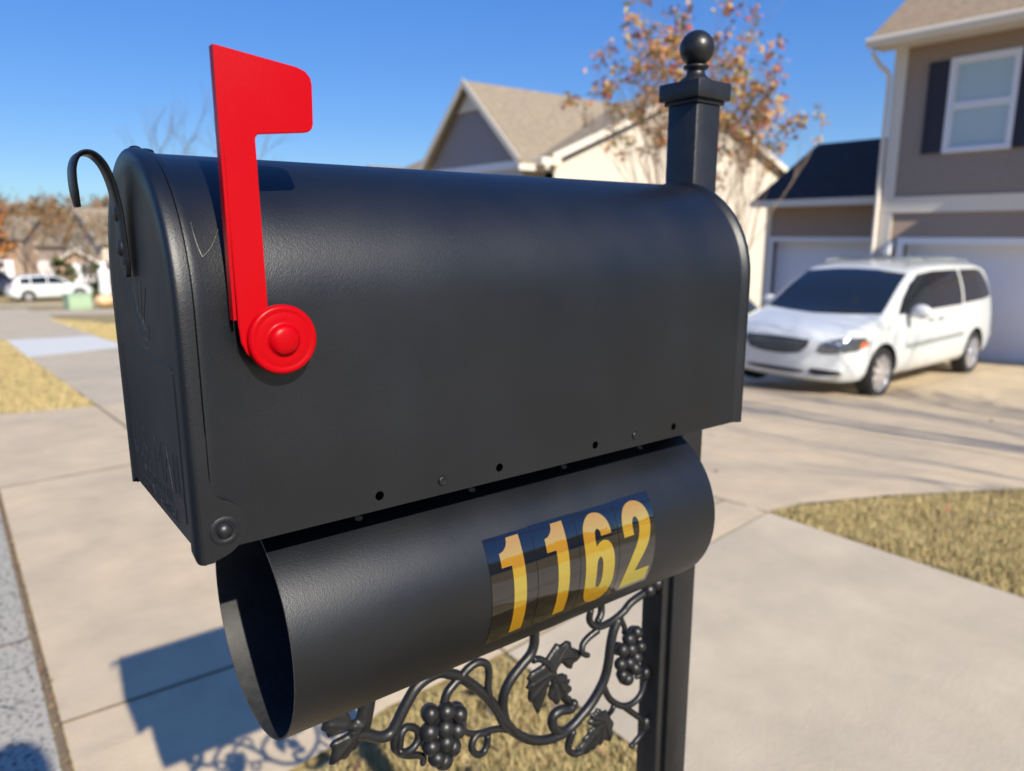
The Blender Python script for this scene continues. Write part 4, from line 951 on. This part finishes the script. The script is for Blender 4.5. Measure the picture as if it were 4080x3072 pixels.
        for f in b.faces:
            f.smooth=smooth; f.normal_update()
            if f.normal.dot(O(Vector((0,0,0)))[1])>0: f.normal_flip()
        me=bpy.data.meshes.new(name); b.to_mesh(me); b.free(); me.materials.append(m)
        return link(bpy.data.objects.new(name,me),parent or s.root)
def HW_max(t): return max(v for _,v in t)
def rnd(p,n=4): return [(q.x,q.y) for q in cat_rom([(a,b,0) for a,b in p],n,closed=True)]
T_van=[(0,.80),(.03,.84),(.10,.885),(.25,.93),(.6,.995),(1.02,1.065),(1.2,1.16),(1.6,1.42),(1.95,1.61),(2.15,1.68),(2.6,1.735),(3.4,1.75),(4.3,1.735),(4.72,1.68),(4.90,1.56),(5.02,1.25),(5.08,1.0),(5.13,.72)]
HW_van=[(0,.80),(.1,.88),(.3,.95),(.8,.985),(1.2,1.0),(4.2,1.0),(4.8,.96),(5.13,.88)]
van=Car('white_minivan','white minivan parked nose out in front of the garage doors',(8.57,5.13,-.855),R(1.6),T_van,HW_van,5.13,1.03,.81,M_wpaint,(.98,4.08),.345,tilt=R(.6),nose=.30)
ws=[(-.84,1.10),(-.4,1.075),(0,1.065),(.4,1.075),(.84,1.10),(.79,1.36),(.735,1.605),(.3,1.65),(0,1.658),(-.3,1.65),(-.735,1.605),(-.79,1.36)]
van.decal('windshield',ws,'front',M_cglass)
for sd_ in ('side-','side+'):
    van.decal('side_window',[(1.36,1.09),(2.30,1.11),(2.40,1.12),(2.40,1.625),(2.12,1.60),(1.85,1.48),(1.58,1.29)],sd_,M_cglass)
    van.decal('side_window',[(2.50,1.12),(3.44,1.135),(3.48,1.15),(3.48,1.63),(3.44,1.645),(2.55,1.64),(2.50,1.63)],sd_,M_tint)
    van.decal('side_window',[(3.56,1.15),(4.45,1.18),(4.70,1.21),(4.66,1.36),(4.52,1.56),(4.40,1.62),(4.2,1.64),(3.56,1.645)],sd_,M_tint)
    van.decal('side_moulding',[(1.62,.62),(3.55,.66),(3.55,.72),(1.62,.685)],sd_,M_grey,off=.012)
    ya=-1 if sd_=='side-' else 1
    mb=MB()
    for u in (2.28,2.62): mb=MB().box((u,ya*.985-.02,.955),(u+.17,ya*.985+.02,.985),bev=.008); mb.build('door_handle',M_trimW if False else M_grey,van.root)
    # mirror
    mb=MB(); mb.sphere((1.62,ya*1.13,1.13),.115,16,12,sc_=(.65,1.15,.85)); mb.tube([(1.66,ya*.95,1.06),(1.64,ya*1.05,1.09)],.035,8); mb.build('wing_mirror',M_wpaint,van.root,smooth=True)
    # front lamp, wraps round the corner
    k=ya
    hl_=van.decal('headlight',[(k*.55,.665),(k*.64,.64),(k*.78,.645),(k*.91,.68),(k*.955,.75),(k*.93,.845),(k*.80,.845),(k*.68,.815),(k*.58,.76)],'front',M_lens,off=.010)
    van.decal('indicator',[(k*.915,.71),(k*.95,.75),(k*.94,.79),(k*.92,.78)],'front',M_amber,off=.014,parent=hl_)
    van.decal('fog_recess',rnd([(k*.50,.37),(k*.66,.36),(k*.80,.375),(k*.80,.42),(k*.66,.435),(k*.50,.44)],3),'front',M_dark,off=.008)
    van.decal('pillar_trim',[(2.40,1.115),(2.50,1.12),(2.50,1.635),(2.40,1.625)],sd_,M_tint,off=.004)
gr=van.decal('grille',[(-.46,.80),(-.25,.812),(0,.815),(.25,.812),(.46,.80),(.44,.72),(.36,.635),(.18,.61),(0,.605),(-.18,.61),(-.36,.635),(-.44,.72)],'front',M_dark,off=.010)
for z in (.645,.675,.705,.735,.765): 
    w_=.36+.07*(z-.64)/.12; van.decal('grille_bar',[(-w_,z),(w_,z),(w_,z+.007),(-w_,z+.007)],'front',M_grey,off=.018,parent=gr)
van.decal('lower_intake',rnd([(-.38,.375),(0,.36),(.38,.375),(.38,.41),(0,.415),(-.38,.41)],3),'front',M_dark,off=.008)
for ya in (-.62,.62): mb=MB(); mb.tube(cat_rom([(2.3,ya,1.73),(2.4,ya,1.765),(3.4,ya,1.78),(4.3,ya,1.765),(4.45,ya,1.725)],4),.014,8); mb.build('roof_rail',M_grey,van.root,smooth=True)
for u in (2.7,3.9): MB().tube([(u,-.62,1.795),(u,.62,1.795)],.015,8).build('roof_crossbar',M_grey,van.root,smooth=True)
van.decal('wiper',[(-.62,1.10),(.05,1.085),(.05,1.095),(-.62,1.115)],'front',M_tyre,off=.02)
# distant white SUV seen side on, nose to the right
T_suv=[(0,.72),(.05,.85),(.3,.98),(1.0,1.08),(1.3,1.14),(1.8,1.45),(2.15,1.62),(2.6,1.70),(3.6,1.70),(4.2,1.64),(4.5,1.45),(4.75,1.08),(4.85,.7)]
HW_suv=[(0,.75),(.2,.88),(.6,.93),(4.3,.93),(4.85,.82)]
def far_car(name,label,loc,rz,paint,grp=None):
    c=Car(name,label,loc,rz,T_suv,HW_suv,4.85,1.03,.76,paint,(.93,3.85),.37,grp=grp)
    c.decal('windshield',[(-.72,1.15),(.72,1.15),(.6,1.55),(-.6,1.55)],'front',M_cglass)
    for s_ in ('side-','side+'):
        c.decal('side_window',[(1.55,1.12),(2.65,1.14),(2.65,1.58),(2.2,1.54),(1.9,1.38)],s_,M_cglass)
        c.decal('side_window',[(2.73,1.14),(3.6,1.15),(3.6,1.58),(2.73,1.59)],s_,M_cglass)
        c.decal('side_window',[(3.68,1.16),(4.3,1.2),(4.15,1.5),(3.68,1.57)],s_,M_cglass)
    c.decal('rear_window',[(-.6,1.15),(.6,1.15),(.52,1.5),(-.52,1.5)],'rear',M_cglass)
    for k in (-1,1): c.decal('tail_light',[(k*.55,.92),(k*.85,.92),(k*.85,1.08),(k*.55,1.06)],'rear',M_redl); c.decal('headlight',[(k*.45,.72),(k*.82,.76),(k*.80,.88),(k*.5,.84)],'front',M_lens)
    return c
far_car('white_suv','white estate car parked side on across a far driveway',(7.7,57,terr(6.0,57)+.02),R(188),M_wpaint)
far_car('dark_car','dark parked car with red tail light at the left picture edge',(3.3,63,terr(3.3,63)+.02),R(105),M_dpaint)
# ================================================================ small far objects
M_gbox=mat('pale_green_paint',lin(.34,.46,.30),.6,noise_amt=.06)
t=thing('utility_box','pale green utility cabinet on the far verge in front of the white car','utility box',(5.1,42.5,terr(5.1,42.5)),R(8))
MB().box((-.52,-.5,0),(.52,.5,.70),bev=.03).build('cabinet',M_gbox,t); MB().box((-.56,-.54,.702),(.56,.54,.78),bev=.03).build('lid',M_gbox,t); MB().box((-.47,-.53,.12),(-.02,-.502,.62),bev=.008).build('door_panel',M_gbox,t); MB().box((.02,-.53,.12),(.47,-.502,.62),bev=.008).build('door_panel',M_gbox,t)
M_pump=mat('orange_pumpkin_skin',lin(.75,.22,.03),.5); M_pumpw=mat('pale_pumpkin_skin',lin(.75,.50,.28),.5)
def pumpkin(x,y,r,m,label):
    t=thing('pumpkin',label,'pumpkin',(x,y,terr(x,y))); V=[];F=[];nu,nv=40,14
    for j in range(nv+1):
        th=math.pi*j/nv
        for i in range(nu):
            a=2*math.pi*i/nu; rr_=r*(1-.09*abs(math.cos(a*5)))*math.sin(th)**.9; V.append((rr_*math.cos(a),rr_*math.sin(a),r*.8+r*.72*math.cos(th)-(.1*r if th<.5 else 0)))
    for j in range(nv):
        for i in range(nu): F.append((j*nu+i,(j+1)*nu+i,(j+1)*nu+(i+1)%nu,j*nu+(i+1)%nu))
    obj('fruit',V,F,m,t,smooth=True); MB().tube([(0,0,r*1.35),(.02,0,r*1.55),(.06,0,r*1.7)],[.04,.03,.025],8).build('stalk',M_lfg,t,smooth=True)
pumpkin(6.55,44,.48,M_pumpw,'pale orange pumpkin beside the green utility cabinet'); pumpkin(7.35,44.6,.42,M_pump,'smaller bright orange pumpkin nearest the mailbox door')
t=thing('garden_statue','slim white figure shaped yard ornament on a brick base beyond the verge','ornament',(7.4,49,terr(7.4,49)))
MB().lathe([(.34,0),(.34,.1),(.30,.12),(.30,.55),(.34,.57),(.34,.62),(0.001,.62)],(0,0,0),n=16).build('base',M_brick,t,auto=30)
MB().lathe([(.30,.62),(.36,.8),(.30,1.3),(.34,1.75),(.36,2.0),(.20,2.15),(.12,2.2),(.17,2.3),(.18,2.42),(.10,2.55),(0.001,2.58)],(0,0,0),n=20).build('figure',M_trimW,t,smooth=True)
# fallen leaves on the lawns
rng=random.Random(9); lb=MB()
for _ in range(240):
    x,y=rng.choice([(rng.uniform(2.9,7),rng.uniform(-.6,1.0)),(rng.uniform(.1,.85),rng.uniform(8,18)),(rng.uniform(2.9,9),rng.uniform(1.5,8)) if rng.random()<.35 else (rng.uniform(.4,1.1),rng.uniform(0,1.1))])
    leafcards(lb,(x,y,terr(x,y)+(.05 if (x<1.2 or y<1.1) else .016)),1,.01,.025,rng,.3)
tag(lb.build('fallen_leaves',M_deb),kind='stuff')
# ================================================================ the photographer (outside the picture, casts the shadow on the gutter)
def skin_mesh(name,verts,edges,radii,m,parent,sub=2):
    me=bpy.data.meshes.new(name); me.from_pydata(verts,edges,[]); me.materials.append(m); o=link(bpy.data.objects.new(name,me),parent)
    md=o.modifiers.new('s','SKIN'); sv=me.skin_vertices[0].data
    for i,r in enumerate(radii): sv[i].radius=(r if isinstance(r,tuple) else (r,r)); sv[i].use_root=(i==0)
    md2=o.modifiers.new('u','SUBSURF'); md2.levels=sub; md2.render_levels=sub
    bpy.context.view_layer.update(); apply_mods(o)
    for p in o.data.polygons: p.use_smooth=True
    return o
M_skin=mat('skin',lin(.50,.30,.21),.55); M_jacket=mat('navy_jacket',lin(.03,.04,.07),.8); M_jean=mat('blue_jeans',lin(.05,.08,.15),.85); M_hair=mat('dark_hair',lin(.03,.02,.015),.6)
pe=thing('person','person in navy jacket and jeans standing at the kerb behind the mailbox front','person',(-.37,-.91,0),R(0))
vs=[(0,0,.95),(0,0,1.12),(0,0,1.32),(0,.01,1.46),(0,.02,1.54),(0,.04,1.64),(0,.05,1.72),
 (-.11,0,.90),(-.12,.02,.50),(-.12,-.02,.09),(-.13,.14,.04),(.11,0,.90),(.12,.02,.50),(.12,-.02,.09),(.13,.14,.04),
 (-.19,0,1.43),(-.25,-.03,1.17),(-.12,.14,1.10),(-.04,.20,1.14),(.19,0,1.43),(.25,-.04,1.17),(.17,.10,1.08),(.12,.155,1.10)]
ed=[(0,1),(1,2),(2,3),(3,4),(4,5),(5,6),(0,7),(7,8),(8,9),(9,10),(0,11),(11,12),(12,13),(13,14),(3,15),(15,16),(16,17),(17,18),(3,19),(19,20),(20,21),(21,22)]
rd=[(.15,.11),(.14,.10),(.17,.115),(.10,.08),.055,(.085,.10),(.075,.09),.085,.058,.045,.04,.085,.058,.045,.04,.065,.048,.034,.03,.065,.048,.034,.03]
skin_mesh('body',vs,ed,rd,M_skin,pe)
skin_mesh('jacket',[vs[i] for i in (0,1,2,3,15,16,17,19,20,21)],[(0,1),(1,2),(2,3),(3,4),(4,5),(5,6),(3,7),(7,8),(8,9)],[(.17,.13),(.16,.12),(.19,.135),(.12,.095),.085,.064,.046,.085,.064,.046],M_jacket,pe)
skin_mesh('trousers',[vs[i] for i in (0,7,8,9,11,12,13)],[(0,1),(1,2),(2,3),(0,4),(4,5),(5,6)],[(.165,.125),.10,.075,.062,.10,.075,.062],M_jean,pe)
MB().sphere((0,.035,1.70),.105,20,14,sc_=(.86,1.02,1.08)).build('hair',M_hair,pe,smooth=True)
for sx in (-.035,.035): MB().sphere((sx,.138,1.66),.012,10,8).build('eye',M_dark,pe,smooth=True)
for cx,cy,cz in ((-.03,.22,1.15),(.115,.17,1.11)):
    mb=MB()
    for k in range(4): mb.tube([(cx-.03+.02*k,cy-.01,cz),(cx-.03+.02*k,cy+.03+.004*k,cz+.01),(cx-.028+.018*k,cy+.045,cz-.008-.002*k)],[.009,.008,.006],8)
    mb.tube([(cx+.035,cy-.02,cz),(cx+.05,cy+.005,cz+.015),(cx+.045,cy+.025,cz+.02)],[.011,.009,.007],8); mb.build('hand',M_skin,pe,smooth=True)
